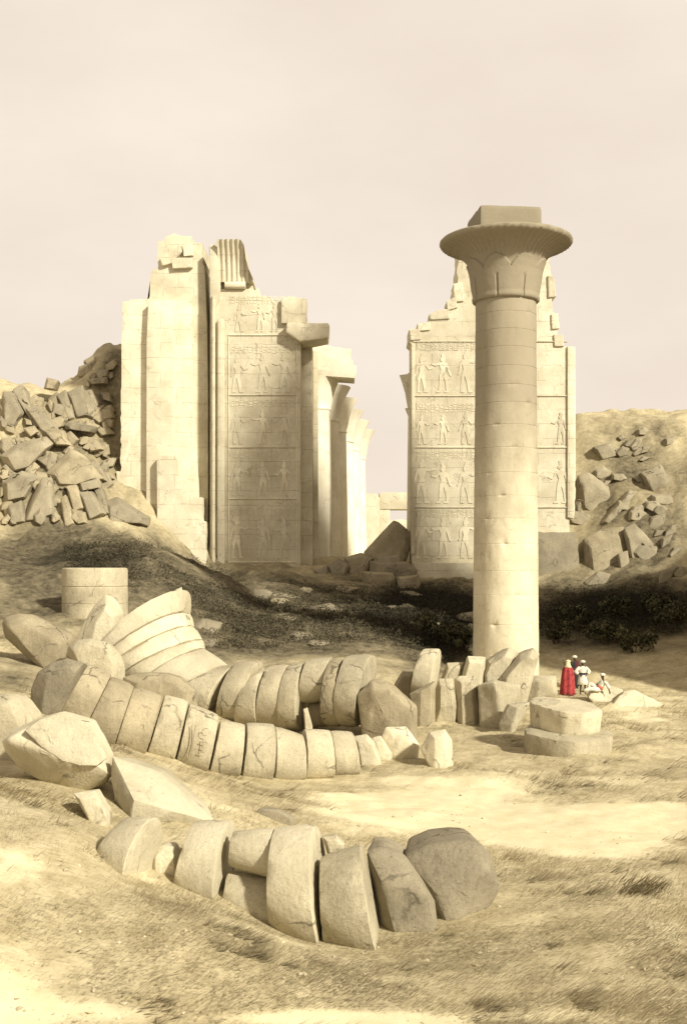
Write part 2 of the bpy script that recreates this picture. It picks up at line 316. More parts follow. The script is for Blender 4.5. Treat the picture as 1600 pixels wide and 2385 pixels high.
bpn = t.nodes.new('ShaderNodeBump'); bpn.inputs['Strength'].default_value = 0.45; bpn.inputs['Distance'].default_value = 0.08; L(gnoise(9, 9, 0.8), bpn.inputs['Height']); L(bpn.outputs[0], pb.inputs['Normal'])
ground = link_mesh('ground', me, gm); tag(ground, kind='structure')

# ------------------------------------------------------------------ stone builders
def roughen(bm, size, amp=0.014, seed=0.0, maxedge=None):
    maxedge = maxedge or max(size*0.11, 0.05)
    for it in range(4):
        es = [e for e in bm.edges if e.calc_length() > maxedge]
        if not es or len(bm.verts) > 2600: break
        bmesh.ops.subdivide_edges(bm, edges=es, cuts=1, use_grid_fill=False)
        bmesh.ops.triangulate(bm, faces=bm.faces[:])
    bm.normal_update()
    o = Vector((seed*3.1, seed*1.7, seed*2.3))
    mv = []
    for v in bm.verts:
        p = v.co+o
        d = fbm(p, 1.6/size, 3)*1.0+0.55*fbm(p, 6/size, 3)
        chip = max(0, fbm(p+Vector((9, 4, 2)), 3.2/size, 2)-0.35)
        mv.append(v.co+v.normal*(d*amp*size-chip*size*0.05))
    for v, c in zip(bm.verts, mv): v.co = c
def hull_obj(pts, name, mat, label, cat, group=None, seed=0.0, bevel=0.03, amp=0.012, parent=None):
    bm = bmesh.new()
    for p in pts: bm.verts.new(p)
    bmesh.ops.convex_hull(bm, input=bm.verts[:])
    bmesh.ops.delete(bm, geom=[v for v in bm.verts if not v.link_faces], context='VERTS')
    bmesh.ops.dissolve_limit(bm, angle_limit=R(7), verts=bm.verts[:], edges=bm.edges[:])
    xs = [v.co for v in bm.verts]
    ext = [max(c[i] for c in xs)-min(c[i] for c in xs) for i in range(3)]
    size = sorted(ext)[1]
    bmesh.ops.bevel(bm, geom=bm.edges[:], offset=bevel*size, segments=2, profile=0.6, affect='EDGES', clamp_overlap=True)
    bmesh.ops.triangulate(bm, faces=bm.faces[:])
    roughen(bm, size, amp, seed)
    c = sum((v.co for v in bm.verts), Vector())/len(bm.verts); c.z = min(v.co.z for v in bm.verts)
    o = bm_obj(name, bm, mat, parent, c, smooth=28)
    if parent is None: tag(o, label, cat, group)
    return o
_seed = [1.0]
def stone(label, poly, D=None, thick=None, ridge=None, bulge=None, mat='stone', name='stone_block', cat='stone block', group=None, sink=True, tilt=0.0, back=0.8, amp=0.012, bevel=0.03, hitat=None):
    _seed[0] += 1.37
    xs = [p[0] for p in poly]; ys = [p[1] for p in poly]; cx = sum(xs)/len(xs); cy = sum(ys)/len(ys)
    w_, h_ = max(xs)-min(xs), max(ys)-min(ys); yb = max(ys)
    if D is None:
        if hitat: D = hit(*hitat)
        else:
            lo = [p for p in poly if p[1] > yb-0.15*h_]; D = hit(sum(p[0] for p in lo)/len(lo), yb)
        auto = True
    else: auto = False
    s = D/F
    bulge = (0.30*min(w_, h_)*s) if bulge is None else bulge
    thick = (0.75*min(w_, h_)*s) if thick is None else thick
    if auto: D += bulge*0.6; s = D/F
    pts = []
    for x, y in poly: pts.append(W(x, y, D+tilt*(yb-y)*s))
    c = sum(pts, Vector())/len(pts)
    for p in pts[:len(poly)]: pts.append(c+(p-c)*back+Vector((0, thick, 0)))
    if ridge is None:
        for x, y in poly:
            pts.append(W(cx+(x-cx)*0.66, cy+(y-cy)*0.66+0.05*h_, D-bulge+tilt*(yb-y)*s))
    else:
        for r_ in ridge: pts.append(W(r_[0], r_[1], D-bulge*(r_[2] if len(r_) > 2 else 1.0)+tilt*(yb-r_[1])*s))
    if sink:
        zmin = min(p.z for p in pts[:len(poly)]); hh = h_*s
        for p in pts[:]:
            if p.z < zmin+0.3*hh:
                q = p.copy(); q.z = min(p.z, gz(p.x, p.y))-0.25; pts.append(q)
    return hull_obj(pts, name, M[mat], label, cat, group, _seed[0], bevel, amp)

def ring_drum(rings, name, mat, label=None, cat=None, group=None, parent=None, seg=44, amp=0.012, chip=0.05, seed=0.0, origin=None, smooth=32):
    """rings: list of (centre, u, w) ellipses; closed by caps."""
    bm = bmesh.new(); vs = []
    rad = rings[0][1].length; o = Vector((seed*2.1, seed*3.3, seed))
    for k, (c, u, w_) in enumerate(rings):
        row = []
        for i in range(seg):
            a = 2*math.pi*i/seg
            p = c+u*math.cos(a)+w_*math.sin(a)
            q = p+o
            d = amp*(fbm(q, 1.4/rad, 3)+0.5*fbm(q, 6/rad, 3))
            if k in (0, 1, len(rings)-1, len(rings)-2): d -= chip*(1.6*max(0, fbm(q+Vector((5, 5, 5)), 2.4/rad, 4)-0.12)+0.8*max(0, fbm(q, 7/rad, 3)-0.15))
            row.append(bm.verts.new(p+(p-c)*d))
        vs.append(row)
    for a, b in zip(vs[:-1], vs[1:]):
        for i in range(seg): bm.faces.new((a[i], a[(i+1) % seg], b[(i+1) % seg], b[i]))
    for row, (c, u, w_), sgn in ((vs[0], rings[0], 1), (vs[-1], rings[-1], -1)):
        prev = row
        for fr in (0.72, 0.4):
            nr = [bm.verts.new(c+(v.co-c)*fr+Vector((0, 0, 1))*0.0+mnoise.random_unit_vector()*rad*0.008) for v in row]
            for i in range(seg): bm.faces.new((prev[i], prev[(i+1) % seg], nr[(i+1) % seg], nr[i]))
            prev = nr
        m_ = bm.verts.new(c)
        for i in range(seg): bm.faces.new((prev[i], prev[(i+1) % seg], m_))
    if origin is None:
        origin = sum((v.co for v in bm.verts), Vector())/len(bm.verts); origin.z = min(v.co.z for v in bm.verts)
    ob = bm_obj(name, bm, mat, parent, origin, smooth)
    if parent is None and label: tag(ob, label, cat, group)
    return ob
def drum(label, Lt, Lb, Rt, Rb, D=None, yaw=0, mat='stone', bury=0.1, group=None, name='column_drum', cat='column drum', squash=1.0, flat=0.97, amp=0.012, chip=0.07, roll=0):
    """A fallen drum seen from the side: its left and right edges (top and bottom photo points)."""
    _seed[0] += 1.7
    if D is None: D = hit((Lb[0]+Rb[0])/2, (Lb[1]+Rb[1])/2)+0.5*abs(Rt[1]-Rb[1])*0.02
    s = D/F
    dx = (Rt[0]+Rb[0]-Lt[0]-Lb[0])/2*s; dd = dx*math.tan(R(yaw))
    Lt = (Lt[0]-1.6, Lt[1]); Lb = (Lb[0]-1.6, Lb[1]); Rt = (Rt[0]+1.6, Rt[1]); Rb = (Rb[0]+1.6, Rb[1]); yaw *= 0.62
    def disc(t_, b_, d):
        b2 = (b_[0]+(b_[0]-t_[0])*bury, b_[1]+(b_[1]-t_[1])*bury)
        T, B = W(*t_, d), W(*b2, d); c = (T+B)/2; u = (T-B)/2
        w_ = Vector((math.sin(R(yaw)), -math.cos(R(yaw)), 0))*u.length*squash
        return c, u, w_
    a, b = disc(Lt, Lb, D-dd/2), disc(Rt, Rb, D+dd/2)
    rings = []
    for f_, k in ((0, flat-0.02), (0.02, flat+0.012), (0.2, 1.0), (0.5, 1.005), (0.78, 1.0), (0.98, flat+0.012), (1, flat-0.02)):
        rings.append((a[0].lerp(b[0], f_), a[1].lerp(b[1], f_)*k, a[2].lerp(b[2], f_)*k))
    return ring_drum(rings, name, M[mat], label, cat, group, seed=_seed[0], amp=amp, chip=chip)
# ------------------------------------------------------------------ the standing column
def lathe(profile, name, mat, parent, cx, cy, seg=96, disp=None, smooth=40):
    """profile: (radius, world z) from bottom to top around the axis (cx, cy)."""
    bm = bmesh.new(); rows = []
    for r_, z in profile:
        row = []
        for i in range(seg):
            a = 2*math.pi*i/seg
            rr = r_+(disp(a, z, r_) if disp else 0)
            row.append(bm.verts.new((cx+rr*math.cos(a), cy+rr*math.sin(a), z)))
        rows.append(row)
    for a, b in zip(rows[:-1], rows[1:]):
        for i in range(seg): bm.faces.new((a[i], a[(i+1) % seg], b[(i+1) % seg], b[i]))
    bm.faces.new(rows[0][::-1]); bm.faces.new(rows[-1])
    return bm_obj(name, bm, mat, parent, None if parent else Vector((cx, cy, profile[0][1])), smooth)
CD = 64.0; cs = CD/F; ccx = (1178-800)*cs
def cz(y): return H+(HY-y)*cs
gzb = gz(ccx, CD-2)-0.6
column = empty('great_column', (ccx, CD, gzb)); tag(column, 'tall standing column with flaring bell capital and square block on top', 'column')
prof = []; courses = [1575, 1520, 1452, 1385, 1330, 1268, 1210, 1158, 1105, 1048, 996, 945, 905, 862, 818, 778, 738]
def shaft_r(z): return (76.5-6.5*min(1, max(0, (z-cz(1570))/(cz(705)-cz(1570)))))*cs
zz = gzb; joints = [cz(y) for y in courses]; lv = [gzb]
nxt = np.arange(gzb+0.25, cz(708), 0.3).tolist()
for j in joints: nxt += [j-0.022, j-0.008, j+0.008, j+0.022]
for z in sorted(nxt): lv.append(z)
lv.append(cz(704))
for z in lv:
    r_ = shaft_r(z)
    if any(abs(z-j) < 0.02 for j in joints): r_ -= 0.014
    prof.append((r_, z))
def shaft_disp(a, z, r_):
    p = Vector((math.cos(a)*2.2, math.sin(a)*2.2, z*0.9)); j = min(abs(z-q) for q in joints)
    d = 0.02*fbm(p, 1.1, 3)
    k = max(0, fbm(p*1.0+Vector((3, 3, 3)), 1.3, 3)-0.28)
    return d-k*(0.14 if j < 0.05 else 0.05)
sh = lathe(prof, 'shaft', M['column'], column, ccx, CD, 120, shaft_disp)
cap_px = [(70, 706), (73.5, 703), (74.5, 697), (73, 692), (75, 680), (78, 660), (81, 640), (86, 622), (91, 610), (98, 600), (108, 592), (123, 584), (138, 578), (149, 573), (153.5, 569), (154, 564), (151, 561), (120, 560)]
cp2 = []
for (a, y0), (b, y1) in zip(cap_px[:-1], cap_px[1:]):
    n_ = max(1, int(abs(y1-y0)/3)+int(abs(b-a)/5))
    for i in range(n_): cp2.append((a+(b-a)*i/n_, y0+(y1-y0)*i/n_))
cp2.append(cap_px[-1])
def cap_disp(a, z, r_):
    y = HY-(z-H)/cs; d = 0.012*fbm(Vector((math.cos(a)*r_, math.sin(a)*r_, z)), 2.0, 3)
    if y < 616 and y > 570: d += 0.05*math.cos(a*56)*min(1, (616-y)/14)
    # overlapping petals: stepped edge where the petal tops arch over
    ph = (a*8/(2*math.pi)) % 1.0; top = 612+26*(abs(ph-0.5)*2)**2.2
    if y > top: d += 0.10
    ph2 = (a*8/(2*math.pi)+0.5) % 1.0
    if y > 655 and abs(ph2-0.5) > 0.44: d -= 0.07
    if y < 572: d -= 0.10*max(0, fbm(Vector((math.cos(a)*3, math.sin(a)*3, 2)), 1.2, 3)-0.1)
    return d
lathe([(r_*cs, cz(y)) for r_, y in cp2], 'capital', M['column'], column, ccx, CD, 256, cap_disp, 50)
# square block
def box_hull(c, sx, sy, sz, name, mat, parent=None, label=None, cat=None, group=None, rot=(0, 0, 0), seed=1.0, bevel=0.03, amp=0.01, taper=1.0):
    m_ = Matrix.Rotation(rot[2], 3, 'Z') @ Matrix.Rotation(rot[1], 3, 'Y') @ Matrix.Rotation(rot[0], 3, 'X')
    pts = []
    for x in (-1, 1):
        for y in (-1, 1):
            for z in (0, 1):
                k = 1 if z == 0 else taper
                pts.append(Vector(c)+m_ @ Vector((x*sx/2*k, y*sy/2*k, z*sz)))
    return hull_obj(pts, name, mat, label, cat, group, seed, bevel, amp, parent)
zt = cz(561); za = H+(HY-476)*(CD-1.7)/F
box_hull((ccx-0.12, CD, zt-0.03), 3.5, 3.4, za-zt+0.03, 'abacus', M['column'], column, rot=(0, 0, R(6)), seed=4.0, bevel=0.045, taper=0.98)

# ------------------------------------------------------------------ gateway walls
def jag(poly, flags, amp, D, step=10):
    """Insert broken, uneven points along the flagged edges of a photo outline."""
    out = []
    n_ = len(poly)
    for i in range(n_):
        a, b = poly[i], poly[(i+1) % n_]; out.append(a)
        if flags[i] and abs(b[0]-a[0]) > 5 and abs(b[1]-a[1]) > 9 and not flags[i] == 3:
            k = max(1, int(abs(b[1]-a[1])/12)); x, y = a
            cut = sorted(rng.random(k-1)) if k > 1 else []
            xs_ = [a[0]+(b[0]-a[0])*c for c in cut]+[b[0]]
            for j in range(k):
                ny = a[1]+(b[1]-a[1])*(j+1)/k; jj = (rng.random()-0.5)*2
                if b[1] < a[1]: out.append((x+jj, ny+(rng.random()-0.5)*2)); x = xs_[j]; out.append((x, ny+(rng.random()-0.5)*2.5))
                else: x = xs_[j]; out.append((x+jj, y+(rng.random()-0.5)*2.5)); y = ny; out.append((x, ny))
            if out[-1] == b: out.pop()
        elif flags[i]:
            l_ = math.hypot(b[0]-a[0], b[1]-a[1]); k = int(l_/step)
            for j in range(1, k):
                f_ = j/k; nx, ny = -(b[1]-a[1])/l_, (b[0]-a[0])/l_
                d = (rng.random()-0.5)*amp
                out.append((a[0]+(b[0]-a[0])*f_+nx*d, a[1]+(b[1]-a[1])*f_+ny*d))
    return out
def wall_poly(poly, D, thick, name, mat, parent, jagged=None, amp=4, lean=0.0):
    if jagged: poly = jag(poly, jagged, amp, D)
    bm = bmesh.new(); a = []; b = []
    for x, y in poly:
        p = W(x, y, D); a.append(bm.verts.new(p)); b.append(bm.verts.new(p+Vector((0, thick, 0))))
    bm.faces.new(a); bm.faces.new(b[::-1])
    n_ = len(a)
    for i in range(n_): bm.faces.new((a[i], b[i], b[(i+1) % n_], a[(i+1) % n_]))
    bmesh.ops.recalc_face_normals(bm, faces=bm.faces)
    edges = [e for e in bm.edges if len(e.link_faces) == 2 and abs(e.verts[0].co.y-e.verts[1].co.y) < 0.01 and abs(e.verts[0].co.y-D) < 0.01]
    bmesh.ops.bevel(bm, geom=edges, offset=0.06, segments=2, profile=0.5, affect='EDGES', clamp_overlap=True)
    return bm_obj(name, bm, mat, parent, W(sum(p[0] for p in poly)/len(poly), max(p[1] for p in poly), D), smooth=25)
def px_box(x0, y0, x1, y1, D, thick, name, mat, parent):
    return wall_poly([(x0, y0), (x1, y0), (x1, y1), (x0, y1)], D, thick, name, mat, parent)
# carved figures: a generic striding figure in profile, cut proud of the wall
FIG = [(0.30,0.0),(0.46,0.0),(0.46,0.03),(0.37,0.04),(0.40,0.25),(0.47,0.42),(0.55,0.25),(0.60,0.04),(0.60,0.0),(0.78,0.0),(0.78,0.03),(0.68,0.05),(0.66,0.27),(0.62,0.47),
       (0.58,0.60),(0.66,0.74),(0.80,0.66),(0.98,0.70),(0.98,0.735),(0.80,0.71),(0.66,0.795),(0.55,0.81),(0.55,0.84),(0.62,0.86),(0.60,0.92),(0.56,0.945),(0.58,1.0),(0.50,1.03),(0.47,0.97),(0.42,0.93),(0.42,0.86),(0.45,0.83),(0.44,0.81),
       (0.34,0.79),(0.28,0.70),(0.24,0.52),(0.20,0.46),(0.23,0.43),(0.28,0.47),(0.33,0.62),(0.38,0.70),(0.42,0.58),(0.38,0.47),(0.34,0.40),(0.33,0.25)]
def relief_figure(x, y, h, D, parent, mat, flip=False, depth=0.05, wx=1.0):
    poly = []; h *= 0.88+0.14*rng.random(); ax_ = (rng.random()-0.5)*0.16; lg = 0.9+0.25*rng.random(); cr = rng.random()*0.05; bb = 0.9+0.35*rng.random()
    for u, v in FIG:
        if u > 0.7 and v > 0.5: v += ax_
        if v < 0.3: u = 0.5+(u-0.5)*lg
        if v > 0.96: v += cr
        if 0.3 < v < 0.6: u = 0.46+(u-0.46)*bb
        u2 = (u-0.5)*(-1 if flip else 1); poly.append((x+u2*h*0.62*wx, y-v*h/1.03))
    if flip: poly = poly[::-1]
    bm = bmesh.new(); a = []; b = []
    for q in poly:
        p = W(*q, D); a.append(bm.verts.new(p+Vector((0, -depth, 0)))); b.append(bm.verts.new(p+Vector((0, 0.03, 0))))
    bm.faces.new(a); n_ = len(a)
    for i in range(n_): bm.faces.new((a[i], b[i], b[(i+1) % n_], a[(i+1) % n_]))
    bm_obj('relief_figure', bm, mat, parent, smooth=0)
def relief_signs(x0, y0, x1, y1, D, parent, mat, cols, depth=0.03):
    """Columns of small carved marks with ruled lines between: one mesh part."""
    bm = bmesh.new()
    def rect(ax, ay, bx, by):
        a = [bm.verts.new(W(x_, y_, D)+Vector((0, -depth, 0))) for x_, y_ in ((ax, ay), (bx, ay), (bx, by), (ax, by))]
        b = [bm.verts.new(v.co+Vector((0, depth+0.03, 0))) for v in a]
        bm.faces.new(a)
        for i in range(4): bm.faces.new((a[i], b[i], b[(i+1) % 4], a[(i+1) % 4]))
    cw = (x1-x0)/cols
    for c in range(cols+1): rect(x0+c*cw-0.5, y0, x0+c*cw+0.5, y1)
    for c in range(cols):
        y = y0+2
        while y < y1-3:
            hgt = 1.6+rng.random()*3.2; wd = cw*(0.25+0.4*rng.random()); xo = x0+c*cw+cw*0.15+rng.random()*(cw*0.75-wd)
            rect(xo, y, xo+wd, min(y+hgt, y1-1)); y += hgt+1.6+rng.random()*1.5
    bm_obj('carved_signs', bm, mat, parent, smooth=0)
GD = 97.0
tower = empty('gateway_tower', W(380, 1345, GD)); tag(tower, 'pale ruined stone tower with stepped jagged top left of the narrow vertical gap', 'tower')
wall_poly([(330,1400),(330,720),(349,690),(350,652),(353,630),(369,621),(368,572),(384,560),(390,549),(405,542),(426,549),(446,563),(463,565),(471,580),(476,620),(479,680),(482,760),(484,900),(484,1400)],
          GD+0.7, 7, 'upper_wall', M['wall'], tower, [0,1,1,1,1,1,1,1,1,1,1,1,1,1,0,0,0,0,0], 8)
wall_poly([(272,1400),(271,1165),(272,1112),(281,1098),(283,900),(283,800),(285,725),(300,702),(302,697),(345,696),(390,697),(420,700),(438,711),(447,726),(449,800),(451,900),(456,1050),(462,1130),(466,1400)],
          GD-0.1, 5, 'middle_wall', M['wall'], tower, [0,1,1,1,0,1,1,1,0,0,0,1,1,0,0,0,0,0,0], 4)
wall_poly([(365,1400),(366,1300),(365,1072),(371,1061),(408,1060),(413,1075),(413,1116),(430,1132),(441,1152),(462,1158),(470,1172),(471,1212),(478,1214),(479,1256),(480,1300),(481,1400)],
          GD-1.5, 4, 'lower_buttress', M['wall'], tower, [0,0,0,0,0,0,1,1,1,1,1,1,1,1,0,0], 5)
wall_poly([(340,1400),(341,790),(345,705),(352,700),(392,702),(400,735),(401,1052),(401,1400)], GD-0.75, 2, 'wall_facing', M['wall'], tower, [0,0,0,0,0,0,0,0], 3)
# leaning broken stones lodged in the top of the tower
for poly in ([(372,600),(395,575),(422,566),(424,585),(400,612),(378,618)], [(424,570),(447,566),(450,594),(428,596)], [(398,600),(448,598),(448,622),(402,624)]):
    xs = [W(x, y, GD+0.3) for x, y in poly]
    hull_obj(xs+[p+Vector((0, 0.9, 0)) for p in xs], 'broken_course', M['wall'], None, None, None, 3.3, 0.05, 0.02, tower)
jamb = empty('gateway_jamb', W(600, 1345, GD)); tag(jamb, 'carved stone gateway jamb with fluted cornice and projecting lintel stub beside the row of columns', 'gateway')
wall_poly([(496,1400),(496,760),(494,690),(508,672),(585,672),(592,676),(601,668),(606,690),(615,687),(633,694),(652,700),(656,706),(700,730),(702,760),(700,800),(699,1000),(699,1400)],
          GD, 6, 'wall', M['wall'], jamb, [0,0,0,0,0,1,1,1,1,1,1,0,0,0,0,0,0], 4)
wall_poly([(489,1400),(489,700),(487,600),(487,572),(495,567),(507,575),(512,650),(513,672),(508,700),(500,716),(500,1400)], GD-0.5, 3.2, 'edge_pilaster', M['wall'], jamb)
wall_poly([(506,1400),(507,745),(512,740),(522,742),(523,1400)], GD-0.35, 0.7, 'edge_moulding', M['wall'], jamb)
wall_poly([(655,698),(657,692),(690,691),(706,694),(713,710),(712,752),(655,752)], GD-0.45, 3, 'parapet_block', M['wall'], jamb, [0,0,1,1,1,0,0], 3)
wall_poly([(700,1400),(700,800),(727,800),(728,1400)], GD+2.4, 3.4, 'passage_return', M['wall'], jamb)
wall_poly([(729,1400),(729,815),(740,818),(741,1400)], GD+4.5, 2, 'passage_pilaster', M['wall'], jamb)
# lintel stub sticking out to the right
ls = [W(x, y, GD-0.9) for x, y in ((668,752),(674,750),(764,752),(768,760),(764,786),(700,795),(668,772))]
hull_obj(ls+[p+Vector((0, 3.2, 0)) for p in ls], 'lintel_stub', M['wall'], None, None, None, 5.1, 0.05, 0.02, jamb)
# fluted cavetto cornice: sweeps forward towards its top
def cornice(x0, x1, y0, y1, D, sweep, name, mat, parent, flutes, broken):
    bm = bmesh.new(); nx, nz = 60, 16; rows = []
    for j in range(nz+1):
        f_ = j/nz; row = []
        for i in range(nx+1):
            u = i/nx; d = sweep*(f_**2.2)+0.07*math.cos(u*flutes*2*math.pi)
            lim = np.interp(u, [p[0] for p in broken], [p[1] for p in broken])
            x = x0+(x1-x0)*u; y = y0+(y1-y0)*min(f_, lim)
            row.append(bm.verts.new(W(x, y, D)+Vector((0, -d if f_ <= lim else -d+0.5*(f_-lim), 0))))
        rows.append(row)
    back = [[bm.verts.new(Vector((v.co.x, D+3.0, v.co.z))) for v in r_] for r_ in rows]
    for j in range(nz):
        for i in range(nx):
            bm.faces.new((rows[j][i], rows[j][i+1], rows[j+1][i+1], rows[j+1][i])); bm.faces.new((back[j][i], back[j+1][i], back[j+1][i+1], back[j][i+1]))
        for i in (0, nx): bm.faces.new((rows[j][i], rows[j+1][i], back[j+1][i], back[j][i]))
    for i in range(nx):
        for j in (0, nz): bm.faces.new((rows[j][i], rows[j][i+1], back[j][i+1], back[j][i]))
    return bm_obj(name, bm, mat, parent, smooth=50)
wall_poly([(501,690),(500,566),(556,566),(566,588),(574,625),(588,655),(590,690)], GD+0.6, 3, 'cornice_core', M['wall'], jamb, [0,0,1,1,1,0,0], 4)
cornice(508, 590, 656, 564, GD-0.1, 1.0, 'fluted_cornice', M['wall'], jamb, 7, [(0, 1), (0.66, 1), (0.76, 0.86), (0.80, 0.55), (0.88, 0.30), (1.0, 0.05)])
def tube_px(x0, y0, x1, y1, D, r_, name, mat, parent):
    a, b = W(x0, y0, D), W(x1, y1, D); d = (b-a).normalized(); s_ = d.orthogonal().normalized(); t_ = d.cross(s_)
    bm = bmesh.new(); ra, rb = [], []
    for i in range(16):
        an = 2*math.pi*i/16; o_ = (s_*math.cos(an)+t_*math.sin(an))*r_
        ra.append(bm.verts.new(a+o_)); rb.append(bm.verts.new(b+o_))
    for i in range(16): bm.faces.new((ra[i], ra[(i+1) % 16], rb[(i+1) % 16], rb[i]))
    bm.faces.new(ra[::-1]); bm.faces.new(rb)
    return bm_obj(name, bm, mat, parent, smooth=50)
tube_px(524, 664, 572, 664, GD-0.15, 0.30, 'torus_moulding', M['wall'], jamb)
tube_px(497, 690, 497, 1380, GD-0.62, 0.16, 'corner_roll', M['wall'], jamb)
for y in (778, 918, 1040, 1160, 1308): px_box(531, y, 692, y+3, GD-0.1, 0.3, 'register_line', M['wall'], jamb)
for x in (531, 690): px_box(x, 782, x+3, 1330, GD-0.08, 0.25, 'panel_border', M['wall'], jamb)
for row, (yb, h_) in enumerate(((772, 66), (914, 92), (1034, 88), (1154, 88), (1300, 100))):
    for k, x in enumerate((552, 612, 662) if row else (556, 606, 640)):
        relief_figure(x, yb, h_, GD, jamb, M['wall'], flip=(k > 0))
    relief_signs(536, yb-h_-18, 686, yb-h_+2, GD, jamb, M['wall'], 14)
# right-hand pylon behind the column
rt = empty('gateway_pylon', W(1150, 1360, GD)); tag(rt, 'pale carved ruined pylon standing directly behind the tall column', 'pylon')
wall_poly([(960,1420),(959,1200),(959,1000),(958,800),(951,794),(953,780),(970,765),(975,752),(998,751),(1002,731),(1022,722),(1044,719),(1056,712),(1058,666),(1066,657),(1066,560),(1130,548),(1200,552),(1280,560),(1281,620),(1283,668),(1293,740),(1297,781),(1303,792),(1310,806),(1326,807),(1326,1420)],
          GD, 3.2, 'wall', M['wall'], rt, [0,0,0,0,1,1,1,1,1,1,1,1,1,1,1,1,1,1,1,1,1,1,1,1,0,0,0], 6)
for poly in ([(954,768),(978,764),(980,790),(956,792)], [(972,752),(1000,749),(1002,768),(974,770)], [(1000,730),(1024,720),(1046,718),(1048,742),(1002,744)], [(1040,700),(1062,690),(1066,716),(1042,722)], [(1056,660),(1078,655),(1080,700),(1058,702)],
             [(1276,640),(1290,640),(1296,690),(1278,692)], [(1284,730),(1300,728),(1304,764),(1286,766)], [(1290,778),(1312,780),(1314,806),(1292,806)]):
    xs = [W(x, y, GD-0.16) for x, y in poly]
    hull_obj(xs+[p+Vector((0, 2.2, 0)) for p in xs], 'broken_course', M['wall'], None, None, None, poly[0][0]*0.1, 0.05, 0.02, rt)
wall_poly([(1322,1205),(1322,806),(1340,807),(1341,1100),(1339,1190),(1336,1208)], GD-0.2, 3, 'corner_roll', M['wall'], rt, [0,0,0,1,1,1], 3)
wall_poly([(958,1290),(958,800),(966,800),(966,1290)], GD-0.2, 1, 'edge_moulding', M['wall'], rt)
wall_poly([(968,1420),(964,1312),(1120,1310),(1120,1420)], GD-0.7, 2, 'footing', M['wall'], rt, [0,0,0,0], 3)
for y in (793, 920, 1040, 1180): px_box(962, y, 1322, y+3, GD-0.1, 0.3, 'register_line', M['wall'], rt)
for row, (yb, h_) in enumerate(((914, 100), (1034, 76), (1172, 104), (1300, 96))):
    for k, x in enumerate((982, 1032, 1084)): relief_figure(x, yb, h_, GD, rt, M['wall'], flip=(k == 1))
    if row in (1, 2): relief_figure(1306, yb, h_, GD, rt, M['wall'], flip=True)
    relief_signs(970, yb-h_-20, 1108, yb-h_+2, GD, rt, M['wall'], 13)
wall_poly([(1240,1400),(1245,1252),(1256,1238),(1300,1240),(1341,1254),(1347,1270),(1349,1400)], GD-1.0, 4, 'footing', M['rubble'], rt, [0,1,1,1,1,1,0], 4)
wall_poly([(1262,1380),(1262,1352),(1344,1350),(1345,1380)], GD-1.6, 3, 'footing', M['rubble'], rt, [0,1,1,0], 3)

# ------------------------------------------------------------------ the row of columns inside the gateway
def temple_column(cx, cy, zb, zn, zr, r_, rr, label, group, beam=True, frac=False):
    e = empty('temple_column', (cx, cy, zb)); tag(e, label, 'column', group)
    lathe([(r_*1.04, zb), (r_*1.0, zb+6), (r_*0.9, zn-0.1), (r_*0.9, zn)], 'shaft', M['inner'], e, cx, cy, 40, lambda a, z, q: 0.02*fbm(Vector((math.cos(a), math.sin(a), z)), 1.2, 2))
    h_ = zr-zn
    prof = [(r_*0.93, zn), (r_*0.97, zn+0.12), (r_*0.93, zn+0.25), (r_*1.02, zn+0.25*h_), (r_*1.13, zn+0.5*h_), (r_*1.13+(rr-r_*1.13)*0.45, zn+0.76*h_), (rr*0.97, zn+0.95*h_), (rr, zr), (rr*0.6, zr+0.02)]
    if frac: dsp = lambda a, z, q: -0.9*max(0, fbm(Vector((math.cos(a)*2, math.sin(a)*2, z)), 1.3, 3)-0.02)*(q/rr)
    else: dsp = lambda a, z, q: 0.03*fbm(Vector((math.cos(a)*2, math.sin(a)*2, z)), 1.5, 3)-0.25*max(0, fbm(Vector((math.cos(a)*3+cy, math.sin(a)*3, 1)), 1.0, 3)-0.2)
    lathe(prof, 'capital', M['inner'], e, cx, cy, 64, dsp)
    if beam: box_hull((cx, cy, zr-0.02), r_*1.6, r_*1.6, 0.9, 'abacus', M['inner'], e, seed=cy)
    return e
names = ['nearest', 'second', 'third', 'fourth', 'fifth', 'farthest']
for i in range(6):
    D = 104.5+5.2*i; limb = -1.1+0.142*(D-104.5); r_ = 1.6
    zr = 24.4-0.42*i; temple_column(limb-r_*0.97, D, 5.2, zr-3.4, zr, r_, 2.6,
        'column with spreading capital inside the gateway, %s in the receding row' % names[i], 'columns receding inside the gateway')
arch = wall_poly([(716,872),(716,806),(740,803),(766,804),(790,808),(812,812),(818,838),(830,862),(826,880)], 102.4, 3.2, 'architrave', M['inner'], None, [0,0,1,1,1,1,1,1,0], 4)
tag(arch, 'broken architrave beam lying across the nearest capitals of the receding row', 'architrave')
for (px, D, zr, lab) in ((978, 104, 24.2, 'column with broken capital peeping out left of the carved pylon, higher one'), (990, 108.5, 21.8, 'column with crumbling capital peeping out left of the carved pylon, lower one')):
    p = W(px, 1320, D); temple_column(p.x, D, 5.2, zr-3.2, zr, 1.2, 1.9, lab, 'columns behind the pylon edge', False, True)
